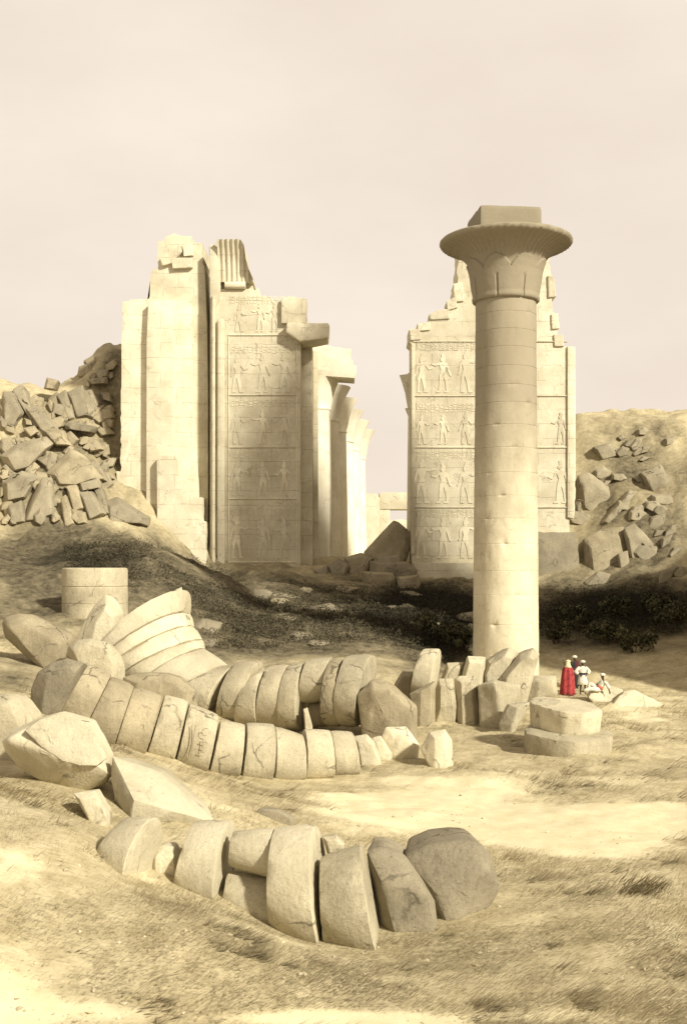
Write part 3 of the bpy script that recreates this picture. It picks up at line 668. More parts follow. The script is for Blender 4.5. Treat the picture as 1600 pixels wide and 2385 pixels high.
# far walls seen through the gateway
fw = empty('distant_gateway', W(915, 1330, 172)); tag(fw, 'pale distant walls with lintel over an opening seen through the gateway', 'gateway')
wall_poly([(812,1345),(812,1170),(830,1165),(842,1148),(878,1150),(884,1160),(884,1345)], 172, 5, 'tower_wall', M['far'], fw, [0,0,0,0,0,0,0], 3)
wall_poly([(884,1186),(884,1148),(900,1146),(980,1147),(980,1186)], 173, 4, 'lintel', M['far'], fw)
wall_poly([(884,1345),(884,1187),(908,1187),(909,1345)], 173, 4, 'jamb', M['far'], fw)
wall_poly([(905,1345),(905,1212),(990,1208),(990,1345)], 196, 4, 'back_wall', M['far'], fw, [0,1,0,0], 3)
# ------------------------------------------------------------------ fallen capital and the farther line of drums
gU = 'drums of the farther fallen column'; gL = 'drums of the middle fallen column'; gF = 'drums of the nearest fallen column'
# stump
sx = (221-800)*64/F; stump = empty('column_stump', (sx, 64, 2.6)); tag(stump, 'upright round column stump with flat top standing behind the fallen capital', 'column stump')
sr = 75*64/F; sj = [H+(HY-1366)*64/F, H+(HY-1405)*64/F]
pr = [(sr, 2.6), (sr, sj[1]-0.03), (sr-0.03, sj[1]), (sr, sj[1]+0.03), (sr, sj[0]-0.04), (sr-0.04, sj[0]), (sr, sj[0]+0.04), (sr, 6.50), (sr*0.985, 6.6), (sr*0.93, 6.64), (sr*0.4, 6.64)]
lathe(pr, 'shaft', M['stone'], stump, sx, 64, 80, lambda a, z, q: 0.03*fbm(Vector((math.cos(a)*2, math.sin(a)*2, z)), 1.3, 3))
# capital: one fallen bell split in rings
rimD = 52.0
def ring_piece(label, e0, e1, D0, D1, yaw, mid=1.0, name='capital_ring', group='rings of the fallen bell capital', mat='pale', cat='capital ring', bury=0.25):
    _seed[0] += 2.1; rings = []
    def disc(e, d, k=1.0):
        (t_, b_) = e; b2 = (b_[0]+(b_[0]-t_[0])*bury, b_[1]+(b_[1]-t_[1])*bury)
        T, B = W(*t_, d), W(*b2, d); c = (T+B)/2; u = (T-B)/2*k
        return c, u, Vector((math.sin(R(yaw)), -math.cos(R(yaw)), 0))*u.length
    a, b = disc(e0, D0), disc(e1, D1)
    for f_, k in ((0, 0.93), (0.05, 0.985), (0.3, mid), (0.6, mid), (0.95, 0.985), (1, 0.93)):
        rings.append((a[0].lerp(b[0], f_), a[1].lerp(b[1], f_)*k, a[2].lerp(b[2], f_)*k))
    return ring_drum(rings, name, M[mat], label, cat, group, seed=_seed[0], amp=0.012, chip=0.06)
Rm = [((422,1370),(279,1508)), ((426,1424),(286,1532)), ((437,1456),(298,1554)), ((459,1489),(327,1566)), ((466,1510),(362,1586)), ((524,1550),(412,1624))]
Dm = [51.6, 51.2, 50.8, 50.3, 49.8, 49.2]; ry = -26
for i_, lb_ in enumerate(('broad flaring outermost ring of the fallen bell capital, in front of the upright stump',
    'slim pale ring of the fallen capital next to its flaring outermost ring', 'pale ring of the fallen capital, third from its flaring rim',
    'pale ring of the fallen capital, fourth from its flaring rim', 'pale ring of the fallen capital, last before its tapering neck drum')):
    ring_piece(lb_, Rm[i_], Rm[i_+1], Dm[i_], Dm[i_+1], ry, 1.0)
ring_piece('tapering neck drum between the fallen capital rings and the first big drum', Rm[5], ((556,1545),(506,1668)), 49.2, 48.6, -26, 1.0, 'neck_drum', None, 'stone', 'column drum', 0.1)
# curved splinter of the bell's rim
stone('pointed splinter of capital rim sticking up behind the flaring ring', [(372,1392),(398,1378),(424,1366),(428,1420),(412,1440),(380,1420)], D=51.6, thick=0.5, bulge=0.25, mat='pale', name='capital_splinter', cat='stone fragment', sink=False)
# left half of the bell with its carved lines
_ls = stone('curved leaf-carved half of the bell capital leaning against the upright stump', [(173,1492),(193,1452),(221,1406),(246,1384),(262,1389),(276,1406),(288,1427),(286,1470),(279,1515),(250,1560),(180,1560)], D=52.6, thick=1.4, bulge=0.75,
      ridge=[(214,1500),(222,1452),(245,1420),(262,1440),(256,1500),(240,1540)], mat='pale', name='capital_fragment', cat='capital fragment', sink=True)
# carved arcs on the leaning half
def arc_child(pts_px, D, r_, parent, mat, name='carved_line'):
    bm = bmesh.new(); prev = None
    P = [W(x, y, d) for (x, y, d) in pts_px]
    for i, p in enumerate(P):
        tdir = (P[min(i+1, len(P)-1)]-P[max(i-1, 0)]).normalized(); s_ = tdir.orthogonal().normalized(); q = tdir.cross(s_)
        row = [bm.verts.new(p+(s_*math.cos(k*math.pi/3)+q*math.sin(k*math.pi/3))*r_) for k in range(6)]
        if prev:
            for k in range(6): bm.faces.new((prev[k], prev[(k+1) % 6], row[(k+1) % 6], row[k]))
        prev = row
    return bm_obj(name, bm, mat, parent, smooth=60)
G = M['brown']
arc_child([(192+72*(1-math.cos(t_*1.4))*0.9, 1508-118*math.sin(t_*1.5)*0.85, 52.1-0.25*math.sin(t_*3)) for t_ in np.linspace(0, 1, 12)], 0, 0.02, _ls, G)
# farther line
D0 = 48.4
drum('big round drum directly right of the tapering neck drum, part of its lit top broken', (554,1541), (520,1674), (602,1541), (577,1684), 48.3, -24, 'stone', 0.1, gU)
drum('low drum half hidden against the right side of the first big drum', (588,1570), (560,1684), (616,1562), (609,1682), 47.6, -24, 'stone', 0.1, gU)
drum('cracked drum with a cross break, fourth in the farther line', (629,1551), (611,1684), (671,1548), (662,1690), 47.5, -20, 'stone', 0.08, gU)
drum('narrow upright drum left of the drum split into two pieces', (675,1548), (662,1692), (709,1541), (704,1694), 47.2, -20, 'stone', 0.08, gU)
drum('upper half of the split drum, pale and rounded over a gap', (718,1536), (704,1640), (770,1530), (752,1634), 46.8, -20, 'stone', 0.0, gU)
drum('dark lower piece wedged under the pale upper half of the split drum', (722,1634), (716,1690), (760,1632), (762,1686), 46.9, -14, 'brown', 0.12, gU, squash=0.8)
stone('small splinter leaning in the gap below the split drum', [(706,1652),(716,1648),(722,1680),(728,1692),(712,1690)], D=45.6, mat='stone', name='stone_splinter', cat='stone fragment')
drum('slim drum right of the split drum', (771,1538), (760,1678), (796,1536), (794,1682), 46.5, -20, 'brown', 0.08, gU)
drum('largest drum at the right end of the farther line, its round end facing right', (812,1526), (793,1680), (866,1524), (838,1684), 46.2, -26, 'stone', 0.06, gU)
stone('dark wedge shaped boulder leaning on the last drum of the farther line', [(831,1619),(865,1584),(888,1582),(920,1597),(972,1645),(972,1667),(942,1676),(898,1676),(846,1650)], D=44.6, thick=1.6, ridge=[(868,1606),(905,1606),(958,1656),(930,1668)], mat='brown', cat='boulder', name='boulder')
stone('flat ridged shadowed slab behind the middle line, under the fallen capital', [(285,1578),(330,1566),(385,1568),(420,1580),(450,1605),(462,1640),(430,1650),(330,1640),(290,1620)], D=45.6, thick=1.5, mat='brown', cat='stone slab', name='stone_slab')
# left group of the middle distance
stone('long bevelled slab lying at the far left, left of the fallen capital', [(5,1452),(14,1436),(42,1430),(76,1432),(168,1478),(172,1490),(154,1515),(120,1536),(92,1530),(10,1484)], D=48.5, thick=1.3, ridge=[(52,1452),(140,1499),(122,1520),(20,1462)], bulge=0.8, mat='brown', cat='stone slab', name='stone_slab')
stone('half round block with dark face and pale curved rim below the leaning capital half', [(158,1505),(178,1491),(215,1486),(250,1497),(278,1522),(292,1555),(292,1580),(262,1590),(180,1560),(152,1535)], D=46.8, thick=1.2, ridge=[(168,1512),(205,1498),(240,1510),(262,1545),(264,1584),(190,1560)], bulge=0.75, mat='stone', cat='stone block')
stone('dark rough end boulder at the left end of the middle line', [(71,1607),(89,1564),(118,1543),(154,1533),(195,1546),(189,1565),(150,1645),(130,1672),(92,1668),(70,1640)], D=36.5, thick=1.5, ridge=[(110,1574),(160,1556),(176,1566),(140,1632),(98,1640)], bulge=0.5, mat='grey', cat='boulder', name='boulder')
# ------------------------------------------------------------------ middle line of drums
LD = np.interp
def md(x): return LD(x, [150, 270, 410, 560, 700, 830], [32.5, 32.6, 33.6, 35.2, 36.3, 37.6])
mids = [((209,1545),(140,1668),(259,1571),(192,1712),'brown drum at the upper left start of the middle line, beside the dark boulder',13),
 ((261,1575),(194,1714),(312,1597),(262,1744),'second brown drum of the middle line, above the big tilted capital slab',13),
 ((314,1600),(267,1746),(377,1619),(337,1756),'weathered drum with a stained patch, third in the middle line',13),
 ((386,1618),(343,1757),(437,1633),(404,1766),'fourth drum of the middle line, left of the drum with carved signs',13),
 ((443,1637),(411,1770),(508,1665),(480,1794),'drum carved with large signs in the middle line',13),
 ((515,1678),(487,1797),(569,1687),(556,1800),'plain drum right of the carved one in the middle line',13),
 ((575,1683),(560,1808),(637,1687),(629,1810),'drum with a dark left end face, right of the plain drum',17),
 ((641,1691),(636,1810),(704,1712),(706,1810),'chipped drum with a sloping top in the middle line',17),
 ((710,1699),(709,1806),(766,1701),(772,1803),'squarish drum with clean pale side in the middle line',17),
 ((770,1702),(776,1800),(819,1705),(831,1798),'last full drum at the right end of the middle line',17)]
for a, b, c, d, lab, yw in mids:
    o = drum(lab, a, b, c, d, float(md((a[0]+c[0])/2)), yw, 'brown' if a[0] < 330 else 'stone', 0.14, gL)
    if 'carved' in lab and 'right' not in lab and 'left of' not in lab:
        Dd = float(md(470))-1.02
        def K(pl, dd=0): arc_child([(x, y, Dd+dd) for x, y in pl], 0, 0.012, o, M['brown'], 'carved_sign')
        K([(484,1698),(478,1697),(472,1701),(470,1708),(474,1714),(481,1714)])
        K([(466,1729),(482,1731)]); K([(468,1741),(480,1742)]); K([(473,1722),(471,1750)]); K([(463,1752),(476,1754)])
        K([(455,1690),(443,1772)]); K([(448,1688),(436,1766)])
small = [([(822,1716),(854,1710),(872,1727),(888,1774),(866,1782),(840,1781)], None, 'broken pale chunk at the end of the middle line of drums'),
 ([(866,1719),(887,1714),(914,1756),(908,1768),(888,1770)], None, 'little pale wedge between the broken chunk and the faceted block'),
 ([(889,1716),(898,1694),(946,1693),(979,1737),(972,1750),(918,1768),(905,1762)], [(928,1735),(950,1720),(962,1745),(918,1764)], 'pale faceted block with a dark left face, left of the lone upright stone'),
 ([(979,1746),(1000,1706),(1036,1699),(1053,1724),(1057,1788),(1008,1785)], [(1012,1720),(1030,1716),(1042,1780),(1014,1778)], 'lone upright faceted stone in front of the farther line')]
for poly, rg, lab in small: stone(lab, poly, None, None, rg, mat='pale', bulge=0.35, name='stone_block')

# ------------------------------------------------------------------ stones in front of the tall column
cl = [([(918,1594),(937,1564),(962,1564),(960,1615),(928,1618)], 50.5, None, 'brown', 'small dark stone left of the tall upright slab'),
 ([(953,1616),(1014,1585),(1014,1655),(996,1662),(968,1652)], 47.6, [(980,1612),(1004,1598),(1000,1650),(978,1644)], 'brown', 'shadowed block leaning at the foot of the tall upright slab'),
 ([(1026,1584),(1041,1544),(1080,1543),(1066,1590),(1050,1600)], 50.2, None, 'stone', 'short pale piece wedged behind the two upright stones'),
 ([(1075,1576),(1089,1528),(1132,1530),(1118,1592),(1090,1600)], 49.8, None, 'pale', 'bright upright piece just left of the leaning slabs'),
 ([(1014,1605),(1023,1581),(1055,1580),(1058,1610),(1066,1650),(1058,1682),(1013,1680)], None, [(1026,1600),(1050,1596),(1054,1642),(1026,1650)], 'stone', 'upright stone with shaded foot, left one of two in the cluster front'),
 ([(1058,1582),(1068,1575),(1107,1573),(1112,1620),(1121,1654),(1116,1688),(1066,1684)], None, [(1074,1590),(1098,1588),(1106,1660),(1078,1656)], 'stone', 'upright notched stone, right one of two in the cluster front'),
 ([(1122,1572),(1136,1539),(1186,1508),(1209,1518),(1160,1586),(1128,1596)], 50.0, None, 'stone', 'rounded slab leaning against the foot of the tall column, left of two'),
 ([(1160,1586),(1211,1524),(1243,1508),(1257,1523),(1252,1546),(1209,1596),(1180,1604)], 49.4, None, 'stone', 'oval slab leaning against the foot of the tall column, right of two'),
 ([(1112,1597),(1150,1583),(1214,1597),(1205,1630),(1170,1690),(1129,1697),(1118,1676)], None, [(1152,1590),(1166,1630),(1168,1684)], 'stone', 'large two faced block with dark left face in front of the leaning slabs'),
 ([(1204,1632),(1211,1590),(1243,1574),(1296,1573),(1300,1618),(1262,1646),(1222,1648)], None, [(1256,1588),(1286,1584),(1290,1614),(1252,1626)], 'stone', 'rounded block left of the red cloaked person'),
 ([(1163,1684),(1186,1642),(1236,1636),(1218,1660),(1192,1704)], None, [(1206,1650),(1190,1690)], 'stone', 'small tilted block touching the round stepped base')]
for poly, D, rg, mt, lab in cl: stone(lab, poly, D, None, rg, mat=mt)
drum('tall upright slab with rounded top, highest of the cluster left of the column', (988,1511), (962,1616), (1022,1511), (1004,1620), 49.2, -24, 'pale', 0.06, None, name='upright_slab', cat='stone slab')
# stepped round base
bD = hit(1318, 1762)+1.35; bs = bD/F; bc = W(1318, 1700, bD)
zb0 = gz(bc.x, bc.y-0.5)
base = empty('stepped_pedestal', (bc.x, bc.y, zb0)); tag(base, 'round two tiered column base lying on the sand below the four people', 'pedestal')
def disc_stone(cx, cy, z0, z1, rx, ry_, nseg, name, tilt, rot, parent, mat, seed, cut=None):
    m_ = Matrix.Rotation(tilt[1], 3, 'Y') @ Matrix.Rotation(tilt[0], 3, 'X'); pts = []; c = Vector((cx, cy, z0))
    for i in range(nseg):
        a = 2*math.pi*(i+rot)/nseg; k = 1+0.05*math.sin(i*2.3+seed)
        for z, q in ((0, 0.97), (z1-z0, 1.0)): pts.append(c+m_ @ Vector((rx*k*q*math.cos(a), ry_*k*q*math.sin(a), z)))
    return hull_obj(pts, name, mat, None, None, None, seed, 0.06, 0.010, parent)
disc_stone(bc.x, bc.y, zb0-0.3, zb0+0.72, 103*bs, 1.6, 15, 'lower_tier', (R(5), R(2)), 0.2, base, M['stone'], 2.0)
disc_stone(bc.x+10*bs, bc.y+0.35, zb0+0.70, zb0+1.62, 74*bs, 1.2, 13, 'upper_tier', (R(7), R(3)), 0.1, base, M['pale'], 5.0)
disc_stone(bc.x-38*bs, bc.y+0.75, zb0+0.70, zb0+1.72, 38*bs, 0.85, 11, 'upper_tier', (R(5), R(-2)), 0.3, base, M['stone'], 7.0)
# flat slabs by the people
stone('flat slab the reclining person sits on', [(1366,1622),(1384,1600),(1412,1594),(1450,1606),(1453,1626),(1412,1641),(1411,1660),(1374,1640)], D=55.6, thick=0.9, ridge=[(1370,1624,1),(1411,1640,1),(1450,1625,0.4),(1411,1658,1)], bulge=0.8, mat='pale', cat='stone slab', name='stone_slab', bevel=0.02, sink=True)
stone('low flat slab sunk in the ground right of the reclining person', [(1424,1640),(1452,1611),(1478,1607),(1544,1640),(1530,1652),(1494,1664),(1430,1660)], D=54.6, thick=0.8, ridge=[(1426,1642,1),(1494,1648,1),(1430,1658,1),(1494,1662,0.9)], bulge=0.8, mat='pale', cat='stone slab', name='stone_slab', bevel=0.02, sink=True)

# ------------------------------------------------------------------ near left slabs
o = stone('huge tilted slab of capital with bright top and curved rim, at the left edge of the foreground', [(2,1726),(36,1698),(89,1673),(143,1658),(211,1684),(236,1737),(256,1768),(262,1808),(246,1828),(200,1843),(171,1846),(107,1828),(46,1793),(10,1750)], D=26.0, thick=0.9,
      ridge=[(16,1724,0.8),(52,1702,0.75),(100,1742,1.0),(150,1774,1.05),(228,1786,0.9),(250,1800,0.7)], bulge=0.85, mat='pale', name='capital_slab', cat='stone slab', tilt=0.35, back=0.9, sink=False)
hull_obj([W(x, y, 25.35+0.35*(1846-y)*26/F-q) for q in (0, 0.22) for x, y in ((58,1702),(90,1676),(143,1661),(209,1687),(233,1738),(250,1766),(226,1784),(186,1784),(146,1773),(98,1742))], 'upper_face', M['pale'], None, None, None, 3.0, 0.04, 0.012, o)
stone('rounded pale boulder cut by the left edge behind the huge tilted slab', [(-90,1640),(-20,1618),(21,1617),(46,1630),(78,1678),(70,1790),(20,1800),(-80,1800)], D=28.6, thick=1.4, mat='stone', name='boulder', cat='boulder', ridge=[(-60,1650),(22,1640),(46,1700),(40,1780),(-40,1780)])
stone('sharp wedge block with bright sloping top, right of the huge tilted slab', [(262,1762),(300,1776),(375,1799),(425,1841),(497,1907),(470,1940),(400,1965),(300,1950),(282,1902),(258,1822)], D=25.2, thick=1.3,
      ridge=[(311,1864,1.0),(400,1890,0.9),(470,1908,0.5),(300,1925,0.8)], bulge=0.8, mat='pale', name='wedge_block', cat='stone block', back=0.75, tilt=0.2)
stone('small pale flat stone below the huge tilted slab', [(170,1848),(221,1842),(256,1900),(230,1920),(200,1890)], None, mat='pale', name='stone_block')
stone('dark ragged stone under the wedge block, left of the first near drum', [(218,1908),(256,1890),(262,1940),(248,1975),(226,1960)], 23.8, mat='grey', name='stone_block')
# ------------------------------------------------------------------ nearest line of drums
drum('first rounded drum at the left end of the nearest line, its worn end facing right', (290,1906), (240,2020), (352,1906), (322,2050), 21.3, -30, 'pale', 0.25, gF)
stone('small rounded stone tucked right of the first near drum', [(338,2040),(342,2015),(361,1977),(380,1968),(408,1974),(418,2000),(430,2050),(430,2075)], 21.8, mat='pale', name='stone_block', ridge=[(362,2000),(402,1994),(410,2050),(360,2040)], bulge=0.3)
drum('broad pale drum, second full one of the nearest line', (455,1913), (424,2060), (530,1912), (520,2100), 21.9, -12, 'pale', 0.3, gF)
drum('upper half of the broken near drum, resting askew over a dark crack', (545,1937), (538,2016), (634,1930), (633,2044), 21.5, -9, 'pale', 0.02, gF, flat=0.97, chip=0.10)
drum('lower half of the broken near drum, sunk in the grass', (534,2030), (530,2100), (636,2046), (644,2150), 21.5, -9, 'stone', 0.7, gF, flat=0.97, chip=0.10)
drum('tallest pale drum in the middle of the nearest line', (640,1930), (644,2150), (729,1924), (758,2196), 21.4, -10, 'pale', 0.12, gF)
drum('grey cracked drum leaning right of the tallest near drum', (748,1996), (760,2190), (838,1968), (884,2222), 21.0, -6, 'stone', 0.08, gF, squash=0.9, chip=0.12)
stone('small cap of stone on top of the grey cracked drum', [(750,1950),(783,1947),(804,1966),(800,1992),(764,2000)], 21.9, mat='stone', name='stone_fragment', cat='stone fragment', sink=False)
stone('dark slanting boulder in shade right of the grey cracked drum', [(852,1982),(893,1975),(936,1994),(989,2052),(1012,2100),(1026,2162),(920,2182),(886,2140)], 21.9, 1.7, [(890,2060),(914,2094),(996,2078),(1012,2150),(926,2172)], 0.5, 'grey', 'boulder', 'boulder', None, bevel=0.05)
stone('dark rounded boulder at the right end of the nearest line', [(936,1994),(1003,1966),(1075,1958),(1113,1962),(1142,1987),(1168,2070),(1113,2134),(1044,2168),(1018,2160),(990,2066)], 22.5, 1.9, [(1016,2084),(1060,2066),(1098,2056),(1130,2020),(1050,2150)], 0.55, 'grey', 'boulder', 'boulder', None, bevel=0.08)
stone('low brown rock lying in the grass above the nearest line of drums', [(590,1900),(604,1882),(650,1886),(690,1906),(640,1912)], None, mat='rubble', name='rock', cat='rock')
# ------------------------------------------------------------------ rubble on the left hill
gR = 'rubble blocks on the left hillside'
rub = [([(33,913),(52,899),(77,946),(98,998),(86,1003),(58,955)], 'long thin beam sliding down the crest of the left hillside'),
 ([(59,949),(85,947),(131,993),(120,1002),(93,1000)], 'flat slab just below the long thin beam on the left hillside'),
 ([(120,960),(125,938),(150,946),(145,970)], 'small cube shaped block between the thin beam and the tall slabs'),
 ([(134,922),(153,911),(176,974),(162,980)], 'narrow tall slab, leftmost of the three leaning together near the hill crest'),
 ([(159,916),(192,900),(209,968),(178,975)], 'broad tall slab, middle of the three leaning together near the hill crest'),
 ([(189,913),(214,910),(231,938),(220,975),(203,972)], 'tall slab, rightmost of the three leaning together near the hill crest'),
 ([(235,913),(257,916),(260,936),(240,930)], 'small pale block close to the tower edge, below the stacked courses'),
 ([(225,864),(251,860),(250,876),(225,880)], 'upper one of two stacked pale courses near the tower edge'),
 ([(213,881),(248,878),(247,892),(215,894)], 'lower one of two stacked pale courses near the tower edge'),
 ([(153,990),(164,984),(222,994),(216,1007),(156,999)], 'long level beam under the three leaning slabs'),
 ([(151,1015),(164,1005),(182,1023),(170,1039)], 'pale end block of the long dark slab on the left hillside'),
 ([(96,998),(148,1004),(168,1038),(131,1037)], 'long dark sloping slab in the middle of the left hillside'),
 ([(55,998),(79,992),(89,1005),(71,1018)], 'small bright block left of the long dark sloping slab'),
 ([(5,1061),(36,1039),(104,1019),(121,1034),(68,1090),(27,1101)], 'huge pale slab lying across the middle of the left hillside'),
 ([(164,1050),(192,1064),(234,1113),(178,1132),(131,1130),(114,1102)], 'huge rounded block below the long dark sloping slab'),
 ([(96,1119),(118,1118),(127,1198),(77,1215),(52,1216)], 'large triangular block at the foot of the left hillside'),
 ([(142,1165),(153,1156),(176,1220),(151,1232)], 'thin dark slab on end at the foot of the left hillside'),
 ([(156,1135),(178,1132),(198,1184),(170,1194)], 'steep slab right of the thin dark slab on end'),
 ([(186,1149),(216,1148),(245,1195),(208,1214)], 'squared block, middle of the row at the foot of the left hillside'),
 ([(219,1140),(238,1138),(256,1198),(241,1197)], 'narrow block right of the squared block at the hill foot'),
 ([(246,1171),(274,1160),(343,1204),(340,1222),(246,1217)], 'long low slab reaching the foot of the tower'),
 ([(180,1120),(228,1112),(234,1136),(188,1145)], 'flat block under the huge rounded block'),
 ([(8,916),(32,918),(54,960),(30,1000),(5,990)], 'wide sloping slab at the left edge below the hill crest'),
 ([(8,1120),(50,1100),(90,1110),(60,1160),(10,1170)], 'wide tilted slab at the left edge under the huge pale slab'),
 ([(20,1180),(48,1168),(60,1215),(22,1222)], 'squat block at the left edge at the hill foot'),
 ([(196,1022),(222,1018),(240,1046),(210,1052)], 'half buried brown block in the dark slope near the tower'),
 ([(232,950),(258,944),(266,972),(240,978)], 'half buried brown block high beside the tower edge'),
 ([(110,880),(134,886),(126,906),(104,904)], 'little rock on the skyline dip of the left hillside'),
 ([(212,1086),(236,1092),(250,1120),(228,1118)], 'flat brown chip right of the huge rounded block'),
 ([(196,840),(216,828),(224,846),(206,858)], 'small skyline rock on the steep slope by the tower')]
for k, (poly, lab) in enumerate(rub):
    cx = sum(p[0] for p in poly)/len(poly); cy = sum(p[1] for p in poly)/len(poly); poly = [(cx+(x-cx)*1.14, cy+(y-cy)*1.14) for x, y in poly]
    D = hit(cx, cy)-0.9; ww = max(p[0] for p in poly)-min(p[0] for p in poly)
    mt = 'brown' if ('dark' in lab or 'brown' in lab or 'skyline' in lab) else 'rubble'
    stone(lab, poly, D, max(1.4, ww*D/F*0.7), None, min(1.1, ww*D/F*0.32), mt, 'rubble_block', 'stone block', gR, tilt=0.25, sink=False, bevel=0.035)
rs = random.Random(11)
for k in range(130):
    cx = rs.uniform(6, 262); cy = rs.uniform(905, 1215) if cx < 200 else rs.uniform(840, 1140)
    if cy < 925 and cx < 180: continue
    r_ = rs.uniform(9, 30); an = rs.uniform(0, 3.1); e = rs.uniform(0.45, 0.9); nn = rs.randint(4, 6)
    poly = []
    for i in range(nn):
        a = 2*math.pi*i/nn+rs.uniform(-0.25, 0.25); x, y = math.cos(a)*r_, math.sin(a)*r_*e
        poly.append((cx+x*math.cos(an)-y*math.sin(an), cy+x*math.sin(an)+y*math.cos(an)))
    D = hit(cx, cy)-0.5
    stone('small broken chunk of rubble scattered between the larger blocks of the left hillside', poly, D, 1.2, None, 0.45, rs.choice(['rubble', 'brown', 'brown']), 'rubble_chunk', 'stone chunk', 'small rubble chunks on the left hillside', tilt=0.25, sink=False, bevel=0.035)
# ------------------------------------------------------------------ rocks on the right hillside
gQ = 'rocks on the right hillside'
rq = [([(1344,1107),(1370,1097),(1436,1145),(1446,1170),(1393,1223),(1348,1185)], 'big angular block wedged beside the carved pylon corner', 'rubble'),
 ([(1393,1221),(1469,1138),(1480,1150),(1412,1232)], 'thin slab leaning diagonally on the big angular block', 'rubble'),
 ([(1356,1256),(1400,1232),(1455,1225),(1478,1310),(1450,1356),(1370,1380)], 'massive shaded block below the leaning thin slab', 'brown'),
 ([(1452,1230),(1480,1216),(1536,1280),(1500,1330),(1474,1348)], 'rounded shaded rock right of the massive block', 'rubble'),
 ([(1440,1290),(1462,1282),(1470,1340),(1444,1336)], 'pale curved scar stone on the face of the massive block', 'rubble'),
 ([(1490,1100),(1540,1080),(1570,1130),(1520,1160)], 'half buried rock high on the right hillside near the edge', 'rubble'),
 ([(1380,1040),(1420,1030),(1450,1062),(1400,1075)], 'pale flat rock near the crest of the right hillside', 'rubble')]
for poly, lab, mt in rq:
    cx = sum(p[0] for p in poly)/len(poly); cy = sum(p[1] for p in poly)/len(poly)
    D = hit(cx, cy)-0.6; ww = max(p[0] for p in poly)-min(p[0] for p in poly)
    stone(lab, poly, D, max(1.6, ww*D/F*0.7), None, min(1.0, ww*D/F*0.22), mt, 'rock', 'rock', gQ, tilt=0.2, sink=False, bevel=0.04)
for k in range(34):
    cx = rs.uniform(1352, 1590); cy = rs.uniform(1000, 1360)
    r_ = rs.uniform(9, 26) if cy < 1150 else rs.uniform(20, 48); an = rs.uniform(-0.9, 0.3); e = rs.uniform(0.35, 0.8); nn = rs.randint(4, 6); poly = []
    for i in range(nn):
        a = 2*math.pi*i/nn+rs.uniform(-0.25, 0.25); x, y = math.cos(a)*r_, math.sin(a)*r_*e
        poly.append((cx+x*math.cos(an)-y*math.sin(an), cy+x*math.sin(an)+y*math.cos(an)))
    stone('broken chunk half sunk among the bigger rocks of the right hillside', poly, hit(cx, cy)-0.35, 1.4, None, 0.45, 'rubble', 'rubble_chunk', 'stone chunk', 'small chunks on the right hillside', tilt=0.25, sink=False, bevel=0.04)
# ------------------------------------------------------------------ blocks in the gateway mouth and on the dark mound
gG = 'fallen blocks in the gateway mouth'
gb = [([(846,1285),(866,1262),(905,1222),(917,1211),(930,1216),(962,1244),(962,1262),(938,1302),(869,1300)], 98.5, 'brown', 'great dark fallen block with a pointed top filling the gateway gap'),
 ([(870,1296),(930,1292),(936,1312),(872,1314)], 96.0, 'grey', 'flat block directly under the great dark pointed block'),
 ([(860,1306),(950,1308),(973,1328),(930,1336),(862,1330)], 95.0, 'grey', 'dark ledge slab at the foot of the carved pylon'),
 ([(924,1344),(975,1338),(980,1366),(926,1364)], 93.0, 'brown', 'squared block right of the dark ledge slab'),
 ([(800,1300),(840,1286),(872,1300),(860,1324),(806,1326)], 97.0, 'brown', 'tilted slab left of the dark ledge slab'),
 ([(760,1318),(790,1300),(816,1316),(806,1336),(766,1338)], 96.5, 'rubble', 'sloping stone at the foot of the nearest inner column'),
 ([(730,1330),(756,1318),(768,1336),(748,1346)], 95.8, 'rubble', 'small stone at the corner of the carved jamb'),
 ([(840,1330),(915,1334),(922,1352),(846,1356)], 93.5, 'brown', 'long low slab below the dark ledge slab')]
for poly, D, mt, lab in gb:
    if D != 98.5: D = min(D, hit(sum(p[0] for p in poly)/len(poly), sum(p[1] for p in poly)/len(poly))-0.2)
    stone(lab, poly, D, 2.2, None, 0.6, mt, 'fallen_block', 'stone block', gG, sink=True, tilt=0.1)
mb = [([(1056,1442),(1072,1430),(1106,1424),(1112,1450),(1066,1456)], 'rounded dark rock half hidden behind the tall column shaft'),
 ([(1064,1470),(1100,1452),(1110,1462),(1076,1482)], 'narrow dark rock under the rounded one behind the column'),
 ([(950,1452),(1000,1440),(1034,1456),(1000,1470)], 'flat dark rock alone on the dark mound left of the column'),
 ([(600,1388),(660,1380),(700,1392),(650,1400)], 'flat pale ledge rock on the dark mound below the carved jamb'),
 ([(700,1416),(770,1404),(800,1420),(740,1430)], 'flat ledge rock in the middle of the dark mound'),
 ([(430,1470),(470,1440),(520,1452),(500,1482)], 'dark rock on the slope right of the fallen capital')]
for poly, lab in mb:
    cx = sum(p[0] for p in poly)/len(poly); cy = sum(p[1] for p in poly)/len(poly)
    stone(lab, poly, hit(cx, cy)-0.3, 1.6, None, 0.5, 'grey', 'rock', 'rock', 'rocks on the dark mound', sink=True, tilt=0.4)

for k in range(14):
    cx, cy = rs.uniform(480, 1040), rs.uniform(1370, 1500); r_ = rs.uniform(14, 38); poly = []
    for i in range(6):
        a = 2*math.pi*i/6+rs.uniform(-0.3, 0.3); poly.append((cx+math.cos(a)*r_, cy+math.sin(a)*r_*rs.uniform(0.16, 0.34)))
    stone('flat weathered ledge half buried in the dark mound behind the farther line of drums', poly, hit(cx, cy)-0.3, 1.8, None, 0.5, rs.choice(['grey', 'brown']), 'rock', 'rock', 'ledges half buried in the dark mound', sink=True, tilt=0.9)
